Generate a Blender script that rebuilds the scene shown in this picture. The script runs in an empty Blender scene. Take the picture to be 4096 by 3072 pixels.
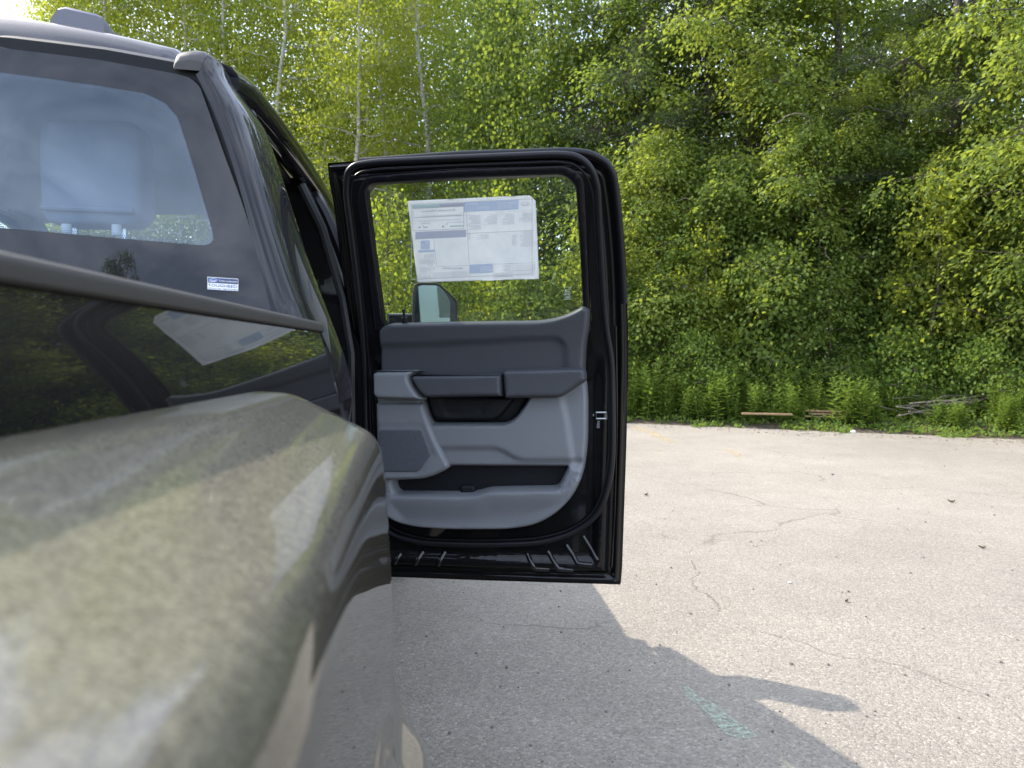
import bpy, bmesh, math, random
import numpy as np
from mathutils import Vector, Matrix
from mathutils.geometry import delaunay_2d_cdt

# ------------------------------------------------------------------ camera, sky, sun, exposure
S = bpy.context.scene
COL = S.collection
PSI = math.radians(4.0)          # camera heading, right of the truck's long axis (+Y)
PIT = math.radians(2.44)         # camera looks slightly down
CAM = Vector((0, 0, 1.40))
FPX, CXP, CYP = 2840.0, 2048.0, 1536.0
cd = bpy.data.cameras.new('camera')
cam = bpy.data.objects.new('camera', cd)
COL.objects.link(cam)
S.camera = cam
cam.location = CAM
cam.rotation_euler = (math.pi / 2 - PIT, 0, -PSI)
cd.sensor_width = 36.0
cd.lens = FPX / 4096 * 36.0
cd.clip_start = 0.02
cd.clip_end = 2000
cd.dof.use_dof = True
cd.dof.focus_distance = 2.45
cd.dof.aperture_fstop = 6.0

SUNV = Vector((-0.95, 0.62, 1.0)).normalized()      # towards the sun
sl = bpy.data.lights.new('sun', 'SUN')
sl.energy = 3.0
sl.angle = math.radians(0.53)
sl.color = (1.0, 0.92, 0.80)
sun = bpy.data.objects.new('sun', sl)
COL.objects.link(sun)
sun.rotation_euler = SUNV.to_track_quat('Z', 'Y').to_euler()
sun.location = (-20, 14, 30)

W = bpy.data.worlds.new('World')
S.world = W
W.use_nodes = True
wn, wl = W.node_tree.nodes, W.node_tree.links
sky = wn.new('ShaderNodeTexSky')
sky.sky_type = 'NISHITA'
sky.sun_disc = False
sky.sun_elevation = math.asin(SUNV.z)
sky.sun_rotation = -math.atan2(-SUNV.x, SUNV.y)
sky.air_density = 1.0
sky.dust_density = 1.5
sky.ozone_density = 1.0
tc = wn.new('ShaderNodeTexCoord')
mp = wn.new('ShaderNodeMapping')
mp.inputs['Scale'].default_value = (2.2, 2.2, 6.0)
nz = wn.new('ShaderNodeTexNoise')
nz.inputs['Scale'].default_value = 1.3
nz.inputs['Detail'].default_value = 7
nz.inputs['Roughness'].default_value = 0.58
nz.inputs['Distortion'].default_value = 0.6
rp = wn.new('ShaderNodeValToRGB')
rp.color_ramp.elements[0].position = 0.40
rp.color_ramp.elements[1].position = 0.82
rp.color_ramp.elements[0].color = (0.14, 0.14, 0.14, 1)
rp.color_ramp.elements[1].color = (0.70, 0.70, 0.70, 1)
mx = wn.new('ShaderNodeMix')
mx.data_type = 'RGBA'
mx.inputs['B'].default_value = (13.4, 14.6, 17.2, 1)      # thin high cloud
wl.new(tc.outputs['Generated'], mp.inputs[0])
wl.new(mp.outputs[0], nz.inputs['Vector'])
wl.new(nz.outputs['Fac'], rp.inputs[0])
wl.new(rp.outputs[0], mx.inputs['Factor'])
wl.new(sky.outputs[0], mx.inputs['A'])
bg = wn['Background']
wl.new(mx.outputs['Result'], bg.inputs[0])
bg.inputs[1].default_value = 0.15

S.view_settings.view_transform = 'Standard'
S.view_settings.look = 'None'
S.view_settings.gamma = 1.0
S.view_settings.use_curve_mapping = False
S.view_settings.exposure = 1.42
S.cycles.use_denoising = True
S.cycles.max_bounces = 7
S.cycles.diffuse_bounces = 3
S.cycles.glossy_bounces = 3
S.cycles.transmission_bounces = 6
S.cycles.transparent_max_bounces = 12
S.cycles.caustics_reflective = False
S.cycles.caustics_refractive = False
S.cycles.sample_clamp_indirect = 6.0

# ------------------------------------------------------------------ helpers
RNG = np.random.default_rng(11)
random.seed(4)
R_ = Vector((math.cos(PSI), -math.sin(PSI), 0))
FH = Vector((math.sin(PSI), math.cos(PSI), 0))
F_ = FH * math.cos(PIT) - Vector((0, 0, math.sin(PIT)))
U_ = FH * math.sin(PIT) + Vector((0, 0, math.cos(PIT)))


def ray(px, py):
    return F_ + R_ * ((px - CXP) / FPX) + U_ * ((CYP - py) / FPX)


def on_plane(px, py, p0, n):
    d = ray(px, py)
    return CAM + d * ((Vector(p0) - CAM).dot(n) / d.dot(n))


def on_y(px, py, y):
    return on_plane(px, py, (0, y, 0), Vector((0, 1, 0)))


def on_z(px, py, z=0.0):
    return on_plane(px, py, (0, 0, z), Vector((0, 0, 1)))


def link(o, parent=None):
    COL.objects.link(o)
    if parent is not None:
        o.parent = parent
        o.matrix_parent_inverse = parent_inv(parent)
    return o


def parent_inv(p):
    """meshes are written in world coordinates: undo the thing's own placement (parts have none)"""
    if p.parent is None:
        return Matrix.LocRotScale(p.location, p.rotation_euler, p.scale).inverted()
    return Matrix.Identity(4)


def mk(name, verts, faces, mat=None, parent=None, smooth=True, sharp=40):
    me = bpy.data.meshes.new(name)
    me.from_pydata([tuple(v) for v in verts], [], [tuple(f) for f in faces])
    me.validate()
    me.update()
    if smooth:
        me.polygons.foreach_set('use_smooth', [True] * len(me.polygons))
        if sharp:
            try:
                me.set_sharp_from_angle(angle=math.radians(sharp))
            except Exception:
                pass
    if mat:
        me.materials.append(mat)
    o = bpy.data.objects.new(name, me)
    return link(o, parent)


def tag(o, label=None, cat=None, group=None, kind=None):
    for k, v in (('label', label), ('category', cat), ('group', group), ('kind', kind)):
        if v:
            o[k] = v
    return o


def empty(name, loc, label=None, cat=None, group=None):
    o = bpy.data.objects.new(name, None)
    o.empty_display_size = 0.1
    o.location = loc
    COL.objects.link(o)
    return tag(o, label, cat, group)


class MB:
    """collects vertices and faces of one mesh"""
    def __init__(s):
        s.v, s.f = [], []

    def add(s, v, f):
        o = len(s.v)
        s.v += [tuple(p) for p in v]
        s.f += [tuple(i + o for i in q) for q in f]
        return s

    def grid(s, rows, close=False, flip=False):
        n, m = len(rows), len(rows[0])
        v = [p for r in rows for p in r]
        f = []
        for i in range(n - 1):
            for j in range(m if close else m - 1):
                a, b = i * m + j, i * m + (j + 1) % m
                q = (a, b, b + m, a + m)
                f.append(q[::-1] if flip else q)
        return s.add(v, f)

    def box(s, c, d, rot=None):
        v = []
        for x in (-.5, .5):
            for y in (-.5, .5):
                for z in (-.5, .5):
                    p = Vector((x * d[0], y * d[1], z * d[2]))
                    if rot is not None:
                        p = rot @ p
                    v.append(p + Vector(c))
        return s.add(v, [(0, 1, 3, 2), (4, 6, 7, 5), (0, 4, 5, 1), (2, 3, 7, 6), (0, 2, 6, 4), (1, 5, 7, 3)])

    def tube(s, path, rad, n=8, close=False, caps=True, flat=1.0):
        P = [Vector(p) for p in path]
        k = len(P)
        rr = rad if isinstance(rad, (list, tuple)) else [rad] * k
        rows = []
        ref = None
        for i in range(k):
            if close:
                t = P[(i + 1) % k] - P[i - 1]
            else:
                t = P[min(i + 1, k - 1)] - P[max(i - 1, 0)]
            if t.length < 1e-9:
                t = Vector((0, 0, 1))
            t.normalize()
            if ref is None:
                ref = Vector((0, 0, 1)) if abs(t.z) < .9 else Vector((1, 0, 0))
            a = ref - t * ref.dot(t)
            if a.length < 1e-6:
                a = t.orthogonal()
            a.normalize()
            ref = a
            b = t.cross(a)
            rows.append([P[i] + a * (math.cos(2 * math.pi * j / n) * rr[i]) + b * (math.sin(2 * math.pi * j / n) * rr[i] * flat) for j in range(n)])
        if close:
            rows.append(rows[0])
        o = len(s.v)
        s.grid(rows, close=True, flip=True)
        if caps and not close:
            s.f.append(tuple(o + j for j in range(n)))
            s.f.append(tuple(o + (k - 1) * n + j for j in range(n))[::-1])
        return s

    def lathe(s, prof, c, axis='X', n=32, close=False):
        rows = []
        for r, h in prof:
            row = []
            for j in range(n):
                a = 2 * math.pi * j / n
                p = (h, r * math.cos(a), r * math.sin(a)) if axis == 'X' else (r * math.cos(a), r * math.sin(a), h)
                row.append(Vector(c) + Vector(p))
            rows.append(row)
        if close:
            rows.append(rows[0])
        return s.grid(rows, close=True)

    def build(s, name, mat, parent=None, smooth=True, sharp=40):
        return mk(name, s.v, s.f, mat, parent, smooth, sharp)


def bevel(o, w=0.004, n=2):
    m = o.modifiers.new('bevel', 'BEVEL')
    m.width = w
    m.segments = n
    m.limit_method = 'ANGLE'
    return o


def fillet(pts, r=0.01, n=5):
    """round the corners of a closed outline; a point may carry its own radius as third number"""
    out = []
    k = len(pts)
    for i in range(k):
        p = np.array(pts[i][:2], float)
        rr = pts[i][2] if len(pts[i]) > 2 else r
        a = np.array(pts[i - 1][:2], float) - p
        b = np.array(pts[(i + 1) % k][:2], float) - p
        la, lb = np.linalg.norm(a), np.linalg.norm(b)
        d = min(rr, la * .48, lb * .48)
        if d < 1e-5:
            out.append(tuple(p))
            continue
        p0, p1 = p + a / la * d, p + b / lb * d
        for t in np.linspace(0, 1, n):
            out.append(tuple((1 - t) ** 2 * p0 + 2 * t * (1 - t) * p + t * t * p1))
    return out


def resample(pts, step, close=True):
    P = [np.array(p[:2], float) for p in pts]
    if close:
        P = P + [P[0]]
    out = []
    for a, b in zip(P[:-1], P[1:]):
        L = np.linalg.norm(b - a)
        if L < 1e-7:
            continue
        m = max(1, int(math.ceil(L / step)))
        for t in range(m):
            out.append(a + (b - a) * t / m)
    if not close:
        out.append(P[-1])
    return np.array(out)


def inside(poly, q):
    poly = np.asarray(poly)
    x, y = q[:, 0], q[:, 1]
    r = np.zeros(len(q), bool)
    j = len(poly) - 1
    for i in range(len(poly)):
        xi, yi = poly[i]
        xj, yj = poly[j]
        c = ((yi > y) != (yj > y))
        with np.errstate(divide='ignore', invalid='ignore'):
            r ^= c & (x < (xj - xi) * (y - yi) / (yj - yi + 1e-15) + xi)
        j = i
    return r


def distline(poly, q, close=True):
    poly = np.asarray(poly, float)
    a = poly if close else poly[:-1]
    b = np.roll(poly, -1, 0) if close else poly[1:]
    best = np.full(len(q), 1e9)
    for p0, p1 in zip(a, b):
        d = p1 - p0
        L2 = d @ d + 1e-15
        t = np.clip(((q - p0) @ d) / L2, 0, 1)
        best = np.minimum(best, np.hypot(*(q - (p0 + t[:, None] * d)).T))
    return best


def sdf(poly, q):
    d = distline(poly, q)
    return np.where(inside(poly, q), d, -d)


def sm(x, a, b):
    t = np.clip((x - a) / (b - a), 0, 1)
    return t * t * (3 - 2 * t)


def rnd(t):
    t = np.clip(t, 0, 1)
    return np.sqrt(np.maximum(0, 1 - (1 - t) ** 2))


def relief(outline, hfun, step=0.012, rings=(0.0015, 0.004, 0.008, 0.013), holes=()):
    """triangulated plate inside an outline in (u, z); hfun(q, dist) gives the height of each point"""
    b = resample(outline, step)
    pts = [tuple(p) for p in b]
    edges = [(i, (i + 1) % len(b)) for i in range(len(b))]
    bounds = [b]
    for h in holes:
        hb = resample(h, step)
        o = len(pts)
        pts += [tuple(p) for p in hb]
        edges += [(o + i, o + (i + 1) % len(hb)) for i in range(len(hb))]
        bounds.append(hb)
    cand = []
    for bb in bounds:
        t = np.roll(bb, -1, 0) - np.roll(bb, 1, 0)
        t /= np.linalg.norm(t, axis=1)[:, None] + 1e-12
        nrm = np.stack([-t[:, 1], t[:, 0]], 1)
        for r in rings:
            cand.append(bb + nrm * r)
            cand.append(bb - nrm * r)
    lo, hi = b.min(0), b.max(0)
    gx, gy = np.meshgrid(np.arange(lo[0], hi[0], step), np.arange(lo[1], hi[1], step))
    g = np.stack([gx.ravel(), gy.ravel()], 1)
    g = g + RNG.uniform(-.15, .15, g.shape) * step

    def dall(q):
        d = sdf(outline, q)
        for h in holes:
            d = np.minimum(d, -sdf(h, q))
        return d
    dg = dall(g)
    keep = [g[dg > max(rings) * 1.1]] if rings else [g[dg > step * .3]]
    for i, c in enumerate(cand):
        r = rings[(i // 2) % len(rings)]
        keep.append(c[dall(c) > r * .8])
    pts += [tuple(p) for p in np.concatenate(keep)]
    vo, eo, fo, _, _, _ = delaunay_2d_cdt([Vector(p) for p in pts], edges, [], 0, 1e-6)
    q = np.array([(v.x, v.y) for v in vo])
    fo = np.array([f for f in fo if len(f) == 3])
    cen = q[fo].mean(1)
    fo = fo[dall(cen) > 0]
    d = np.maximum(dall(q), 0)
    w = hfun(q, d)
    return q, w, fo


# ------------------------------------------------------------------ materials
def mat(name):
    m = bpy.data.materials.new(name)
    m.use_nodes = True
    nt = m.node_tree
    return m, nt.nodes, nt.links, nt.nodes['Principled BSDF']


def setp(b, col=None, rough=None, metal=None, spec=None, coat=None, coatr=None):
    if col is not None:
        b.inputs['Base Color'].default_value = (*col, 1)
    for k, v in (('Roughness', rough), ('Metallic', metal), ('Specular IOR Level', spec), ('Coat Weight', coat), ('Coat Roughness', coatr)):
        if v is not None:
            b.inputs[k].default_value = v


def noise(n, l, scale, detail=4, rough=.55, coord='Object', dist=0.0, vec=None, sc=None):
    t = n.new('ShaderNodeTexNoise')
    t.inputs['Scale'].default_value = scale
    t.inputs['Detail'].default_value = detail
    t.inputs['Roughness'].default_value = rough
    t.inputs['Distortion'].default_value = dist
    if vec is None:
        c = n.new('ShaderNodeTexCoord')
        vec = c.outputs[coord]
    if sc:
        mpp = n.new('ShaderNodeMapping')
        mpp.inputs['Scale'].default_value = sc
        l.new(vec, mpp.inputs[0])
        vec = mpp.outputs[0]
    l.new(vec, t.inputs['Vector'])
    return t.outputs['Fac']


def ramp(n, l, fac, stops):
    r = n.new('ShaderNodeValToRGB')
    e = r.color_ramp.elements
    while len(e) < len(stops):
        e.new(0.5)
    for k, (p, c) in enumerate(stops):
        e[k].position = p
        e[k].color = (c, c, c, 1) if not isinstance(c, tuple) else (*c, 1)
    l.new(fac, r.inputs[0])
    return r.outputs[0]


def mixc(n, l, fac, a, b):
    m = n.new('ShaderNodeMix')
    m.data_type = 'RGBA'
    for v, k in ((fac, 'Factor'), (a, 'A'), (b, 'B')):
        if hasattr(v, 'is_linked') or hasattr(v, 'links'):
            l.new(v, m.inputs[k])
        elif isinstance(v, tuple):
            m.inputs[k].default_value = (*v, 1)
        else:
            m.inputs[k].default_value = v
    return m.outputs['Result']


def math_(n, l, op, a, b=None, c=None):
    m = n.new('ShaderNodeMath')
    m.operation = op
    for i, v in enumerate((a, b, c)):
        if v is None:
            continue
        if hasattr(v, 'links'):
            l.new(v, m.inputs[i])
        else:
            m.inputs[i].default_value = v
    return m.outputs[0]


def bump(n, l, b, height, strength=.2, dist=.01):
    k = n.new('ShaderNodeBump')
    k.inputs['Strength'].default_value = strength
    k.inputs['Distance'].default_value = dist
    l.new(height, k.inputs['Height'])
    l.new(k.outputs[0], b.inputs['Normal'])


def up_dust(n, l):
    g = n.new('ShaderNodeNewGeometry')
    sx = n.new('ShaderNodeSeparateXYZ')
    l.new(g.outputs['Normal'], sx.inputs[0])
    return sx.outputs['Z']


def paint(name, side=.03, top=.30, dust=(.36, .31, .22), base=(.006, .006, .008), coatr=.02, coat=1.0, lo=.55):
    """black clear-coated paint; pollen and dust settle on what faces up"""
    m, n, l, b = mat(name)
    z = up_dust(n, l)
    k = ramp(n, l, z, [(.22, 0.0), (.88, 1.0)])
    a = noise(n, l, 120, 7, .7)
    f = noise(n, l, 420, 2, .6)
    a = ramp(n, l, a, [(.28, lo), (.72, 1.1)])
    f = ramp(n, l, f, [(.3, .45), (.75, 1.4)])
    amt = math_(n, l, 'MULTIPLY_ADD', k, top - side, side)
    amt = math_(n, l, 'MULTIPLY', amt, a)
    amt = math_(n, l, 'MULTIPLY', amt, f)
    l.new(mixc(n, l, amt, base, dust), b.inputs['Base Color'])
    setp(b, None, .6, 0, .08, coat, coatr)
    cr = math_(n, l, 'MULTIPLY_ADD', amt, .12, coatr)
    l.new(cr, b.inputs['Coat Roughness'])
    return m


def plastic(name, col, rough=.5, grain=900, gs=.12, var=.06, coat=0, spec=.4):
    m, n, l, b = mat(name)
    v = noise(n, l, 9, 5, .6)
    c0 = tuple(c * (1 - var) for c in col)
    c1 = tuple(c * (1 + var) for c in col)
    l.new(mixc(n, l, v, c0, c1), b.inputs['Base Color'])
    setp(b, None, rough, 0, spec, coat)
    r = noise(n, l, 16, 4, .6)
    rr = math_(n, l, 'MULTIPLY_ADD', r, .16, rough - .08)
    l.new(rr, b.inputs['Roughness'])
    bump(n, l, b, noise(n, l, grain, 2, .6), gs, .002)
    return m


def glass(name, tint, dusty=0.02, dcol=(.5, .5, .48), spec=1.0, gcol=(.95, .95, .95)):
    """thin pane: clear tinted layer, mirror-like Fresnel reflection, a thin film: dust, painted sky blue on the rear pane"""
    m, n, l, b = mat(name)
    n.remove(b)
    lw = n.new('ShaderNodeLayerWeight')
    lw.inputs['Blend'].default_value = .5
    p5 = math_(n, l, 'POWER', lw.outputs['Facing'], 5.0)
    fr = math_(n, l, 'MULTIPLY_ADD', p5, .95, .045 * spec)
    tr = n.new('ShaderNodeBsdfTransparent')
    tr.inputs[0].default_value = (*tint, 1)
    gl = n.new('ShaderNodeBsdfGlossy')
    gl.inputs['Roughness'].default_value = 0.0
    gl.inputs[0].default_value = (*gcol, 1)
    df = n.new('ShaderNodeBsdfDiffuse')
    df.inputs[0].default_value = (*dcol, 1)
    d = noise(n, l, 25, 8, .7)
    dm = math_(n, l, 'MULTIPLY', ramp(n, l, d, [(.35, .3), (.75, 1.6)]), dusty)
    m1 = n.new('ShaderNodeMixShader')
    l.new(dm, m1.inputs[0])
    l.new(tr.outputs[0], m1.inputs[1])
    l.new(df.outputs[0], m1.inputs[2])
    m2 = n.new('ShaderNodeMixShader')
    l.new(fr, m2.inputs[0])
    l.new(m1.outputs[0], m2.inputs[1])
    l.new(gl.outputs[0], m2.inputs[2])
    l.new(m2.outputs[0], n['Material Output'].inputs[0])
    return m


PAINT = paint('black_paint', .004, .16, base=(.004, .004, .005))
FENDER = paint('dusty_black_paint', .13, .42, (.44, .395, .285), base=(.004, .004, .005), coat=.95, lo=.6)  # real dust; flank film also raised to stand in for reflected sunlit asphalt
JAMB = paint('jamb_paint', .001, .012, base=(.0015, .0015, .002), coatr=.03, coat=.45)
PILLAR = paint('pillar_paint', .006, .03, (.3, .27, .2), base=(.004, .004, .006), coat=.75)
TRIM_L = plastic('grey_trim', (.142, .149, .160), .5)
TRIM_D = plastic('charcoal_trim', (.044, .046, .053), .5)
TRIM_B = plastic('black_trim', (.009, .01, .012), .5, spec=.2)
RUBBER = plastic('rubber_seal', (.007, .007, .009), .38, 400, .05, spec=.28)
FRAMEB = plastic('satin_black_frame', (.005, .005, .007), .33, 600, .04, spec=.25)
GRILLE = None
RAIL = plastic('textured_rail_plastic', (.034, .031, .028), .6, 700, .35, .15)
TYRE = plastic('tyre_rubber', (.02, .02, .02), .8)
CHROME = mat('steel')[0]
setp(CHROME.node_tree.nodes['Principled BSDF'], (.6, .6, .6), .22, 1)
FABRIC = plastic('seat_fabric', (.21, .24, .28), .85, 500, .3)
HEADL = plastic('headliner_fabric', (.32, .35, .39), .9, 300, .2)
WHITEP = plastic('white_plastic', (.75, .75, .74), .5)
G_DOOR = glass('door_glass', (.80, .86, .80), .035, (.42, .45, .38))
G_REAR = glass('rear_glass', (.62, .70, .78), .03, (.24, .36, .50), 1.7, (.78, .9, 1.0))  # blue film and gloss tint put in for sky reflected by the pane
G_CLEAR = glass('windshield_glass', (.78, .84, .80), .02)
MIRROR = mat('mirror_glass')[0]
setp(MIRROR.node_tree.nodes['Principled BSDF'], (.13, .16, .175), .03, 1)


def m_grille():
    m, n, l, b = mat('speaker_grille')
    k = noise(n, l, 420, 2, .7)
    l.new(mixc(n, l, ramp(n, l, k, [(.35, 0.0), (.65, 1.0)]), (.035, .039, .046), (.075, .083, .096)), b.inputs['Base Color'])
    setp(b, None, .55)
    bump(n, l, b, k, .5, .002)
    return m


GRILLE = m_grille()

# ------------------------------------------------------------------ the pickup truck
XC = -1.28                                   # the truck's centre line
TR = empty('pickup_truck', (XC, 2.2, 0), 'black four-door pickup truck with wide rear fender, dusty with pollen, rear door open', 'truck')


def mir(p):
    return Vector((2 * XC - p[0], p[1], p[2]))


def yr(z):                                   # raked rear face of the cab
    return 1.50 + .18 * (z - 1.46)


RK = Vector((0, 1, -.18)).normalized()
RK0 = (0, 1.50, 1.46)


def rear(px, py, off=0.0):
    return on_plane(px, py, (0, RK0[1] + off, RK0[2]), RK)


# --- bed: side, rail cap, floor, front wall
ZS = [1.446, 1.435, 1.41, 1.38, 1.34, 1.28, 1.20, 1.10, .98, .86, .74, .64, .60]
XS = [-.284, -.276, -.264, -.257, -.251, -.2475, -.247, -.249, -.253, -.26, -.268, -.28, -.30]


PBED = np.polyfit([1.446, 1.40, 1.35, 1.28, 1.20, 1.10], [-.283, -.268, -.2560, -.2455, -.2405, -.240], 3)


def xbed(z):
    if z > 1.12:
        return float(np.polyval(PBED, z))
    return float(np.polyval(PBED, 1.12)) - .16 * (1.12 - z) ** 2


def arch(y, c=.22, r=.56, zc=.45):
    d = abs(y - c)
    return zc + math.sqrt(max(0, r * r - d * d)) if d < r else 0


def bed_side(sgn):
    m = MB()
    ys = list(np.linspace(1.46, -1.02, 64))
    rows = []
    for y in [1.452] + ys[1:]:
        col = []
        zb = max(.60, arch(y))
        for k in range(26):
            z = 1.446 + (zb - 1.446) * k / 25
            p = Vector((xbed(z), y, z))
            col.append(p if sgn > 0 else mir(p))
        rows.append(col)
    # rolled front edge
    first = [Vector((p.x - .02 * sgn, 1.46, p.z)) for p in rows[0]]
    fr2 = [Vector((p.x - .006 * sgn, 1.459, p.z)) for p in rows[0]]
    rows = [[Vector((p.x - .06 * sgn, 1.46, p.z)) for p in rows[0]], first, fr2] + rows
    m.grid(rows, flip=sgn > 0)
    return m.build('bed_side', PAINT, TR)


bed_side(1)
bed_side(-1)


def rail_cap(sgn):
    m = MB()
    prof = [(-.286, 1.4445), (-.279, 1.4435), (-.2765, 1.446), (-.2765, 1.4555), (-.279, 1.4605), (-.285, 1.4635), (-.33, 1.4655), (-.375, 1.463), (-.38, 1.44)]
    rows = []
    for y in (1.455, 1.452, 1.2, .9, .6, .3, 0, -.4, -1.02):
        sh = .004 if y > 1.453 else 0
        row = [Vector((x - sh, y, z - sh)) for x, z in prof]
        rows.append([p if sgn > 0 else mir(p) for p in row])
    m.grid(rows, flip=sgn < 0)
    o = len(m.v)
    m.add(rows[0], [tuple(range(len(prof)))])
    return m.build('bed_rail_cap', RAIL, TR)


rail_cap(1)
rail_cap(-1)
m = MB()
m.box((XC, 1.435, 1.16), (1.78, .04, .56)).box((XC, .2, .90), (1.78, 2.44, .04)).box((XC, -1.0, 1.16), (1.96, .05, .58))
for sg in (1, -1):
    m.box((XC + sg * .905, .2, 1.17), (.03, 2.44, .55))
bevel(m.build('bed_box', RAIL, TR, smooth=False), .008)

# --- wide rear fender
FS = [(-.262, 1.3535), (-.247, 1.3525), (-.217, 1.349), (-.171, 1.3275), (-.130, 1.3065), (-.1185, 1.2995), (-.1095, 1.2905), (-.103, 1.277), (-.0995, 1.260), (-.0975, 1.235), (-.094, 1.18), (-.0895, 1.09),
      (-.0875, 1.0), (-.082, .945), (-.066, .907), (-.049, .878), (-.040, .84), (-.037, .78), (-.037, .70), (-.042, .62), (-.05, .55), (-.06, .50)]


def spl(pts, n):
    P = np.array(pts, float)
    d = np.r_[0, np.cumsum(np.hypot(*np.diff(P, axis=0).T))]
    t = np.linspace(0, d[-1], n)
    # monotone-ish smoothing: catmull-rom sampled by length
    out = []
    for x in t:
        i = min(max(np.searchsorted(d, x) - 1, 0), len(P) - 2)
        u = (x - d[i]) / (d[i + 1] - d[i] + 1e-12)
        p0, p1, p2, p3 = P[max(i - 1, 0)], P[i], P[i + 1], P[min(i + 2, len(P) - 1)]
        out.append(.5 * ((2 * p1) + (-p0 + p2) * u + (2 * p0 - 5 * p1 + 4 * p2 - p3) * u * u + (-p0 + 3 * p1 - 3 * p2 + p3) * u ** 3))
    return np.array(out)


FSS = spl(FS, 90)


def fender(sgn):
    m = MB()
    ys = np.r_[1.10 - .20 * (1 - np.cos(np.linspace(0, math.pi / 2, 12))), np.linspace(.885, -.44, 58), -.45 - .2 * np.sin(np.linspace(.1, math.pi / 2, 10))]
    rows = []
    for y in ys:
        g = 1.0
        if y > .90:
            g = math.sqrt(max(0, 1 - ((y - .90) / .2002) ** 2))
        elif y > .25:
            g = 1 + .28 * (1 - (y - .25) / .65) ** 1.1 if y < .9 else 1
        else:
            g = 1.28
        if y < -.45:
            g = 1.28 * math.sqrt(max(0, 1 - ((y + .45) / .2002) ** 2))
        zb = max(.50, arch(y) - .015)
        row = []
        for x, z in FSS:
            zz = 1.3535 - (1.3535 - z) * (1.3535 - zb) / (1.3535 - .50) if zb > .5 and z < 1.0 else z
            if zb > .5:
                # squeeze the lower side above the wheel opening
                t = np.clip((1.05 - z) / (1.05 - .50), 0, 1)
                zz = z if z > 1.05 else 1.05 - t * (1.05 - zb)
            xb = -.2635
            gx = xb + (x + .262) * g
            row.append(Vector((gx, y, zz - .10 * max(0, 1 - g))))
        # turned-in lip
        row.append(row[-1] + Vector((-.03, 0, .004)))
        rows.append([p if sgn > 0 else mir(p) for p in row])
    m.grid(rows, flip=sgn > 0)
    return m.build('rear_fender', FENDER, TR)


fender(1)
fender(-1)

# --- wheels
def wheel(x0, y, name, wdt=.24):
    m = MB()
    R = .42
    prof = [(.25, -.4), (.30, -.5), (.39, -.48), (.415, -.40), (R, -.3), (R, .3), (.415, .40), (.39, .48), (.30, .5), (.25, .4)]
    m.lathe([(r, h * wdt) for r, h in prof], (x0, y, R), 'X', 40)
    w = m.build('tyre', TYRE, TR)
    r = MB()
    r.lathe([(.26, .40 * wdt), (.24, .42 * wdt), (.22, .25 * wdt), (.10, .2 * wdt), (.08, .4 * wdt), (.001, .42 * wdt)], (x0, y, R), 'X', 32)
    r.lathe([(.26, -.40 * wdt), (.24, -.42 * wdt), (.22, -.25 * wdt), (.001, -.2 * wdt)], (x0, y, R), 'X', 32)
    r.build('rim', CHROME, w)


for sg in (1, -1):
    for off, yy in ((.95, .22), (.66, .22), (.86, 4.72)):
        wheel(XC + sg * off, yy, 'wheel')
m = MB()
for sg in (1, -1):
    m.box((XC + sg * .45, 2.2, .62), (.09, 6.4, .18))
m.box((XC, .22, .45), (1.5, .14, .14)).box((XC, 4.72, .45), (1.5, .12, .12))
m.build('chassis_frame', TRIM_B, TR, smooth=False)

# --- cab corner pillar behind the rear door opening
A_PX = [(778, 296), (794, 316), (842, 405), (918, 633), (981, 835), (1038, 1050), (1085, 1245)]
B_PX = [(990, 330), (1006, 380), (1050, 481), (1089, 608), (1171, 823), (1234, 1050), (1280, 1164), (1322, 1278), (1364, 1371), (1390, 1451), (1400, 1519), (1401, 1600), (1400, 1679)]
A3 = np.array([rear(*p) for p in A_PX])
RB0 = (0, 1.70, 1.46)
B3 = np.array([on_plane(*p, RB0, RK) for p in B_PX])


PA = np.polyfit(A3[:, 2], A3[:, 0], 3)
PB = np.polyfit(B3[:, 2], B3[:, 0], 5)


def ax(z):
    return float(np.polyval(PA, np.clip(z, A3[-1, 2], A3[0, 2])))


def bx(z):
    zz, xx = B3[::-1, 2], B3[::-1, 0]
    if z < zz[0]:
        return float(np.interp(z, [.55, .8, zz[0]], [-.30, -.272, xx[0]]))
    return float(np.polyval(PB, min(z, zz[-1])))


ZTA = A3[0, 2]


def pillar(sgn):
    m = MB()
    nc = 40
    cols = []
    for c in range(nc + 1):
        t = c / nc
        # rounded corner: flat towards the rear, flat towards the side
        k_ = 2.7
        if t < .5:
            sx_ = .5 ** (1 / k_) * t * 2
            sy_ = 1 - (1 - sx_ ** k_) ** (1 / k_)
        else:
            cy_ = .5 ** (1 / k_) * (1 - t) * 2
            sy_ = 1 - cy_
            sx_ = (1 - cy_ ** k_) ** (1 / k_)
        ztop = ZTA + .055 * sm(np.array([t]), 0, .35)[0] - .02 * t
        col = []
        for k in range(61):
            z = .60 + (ztop - .60) * (k / 60)
            zq = min(z, ZTA + .03)
            a_, b_ = ax(zq), bx(zq)
            x = a_ + (b_ - a_) * sx_
            y = yr(z) + .20 * sy_
            over = max(0, z - (ZTA - .05))
            x -= over * 0.35 * t
            p = Vector((x, y, z))
            col.append(p if sgn > 0 else mir(p))
        cols.append(col)
    # jamb turning in at the door opening, and return at the glass gap
    last = cols[-1]
    for dx, dy in ((-.006, .008), (-.03, .012), (-.10, .02), (-.16, .05)):
        cols.append([p + Vector((dx * sgn, dy, 0)) for p in last])
    cols.insert(0, [p + Vector((-.002 * sgn, .025, 0)) for p in cols[0]])
    m.grid(cols, flip=sgn < 0)
    return m.build('cab_corner_pillar', PILLAR, TR)


pillar(1)
pillar(-1)

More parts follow.
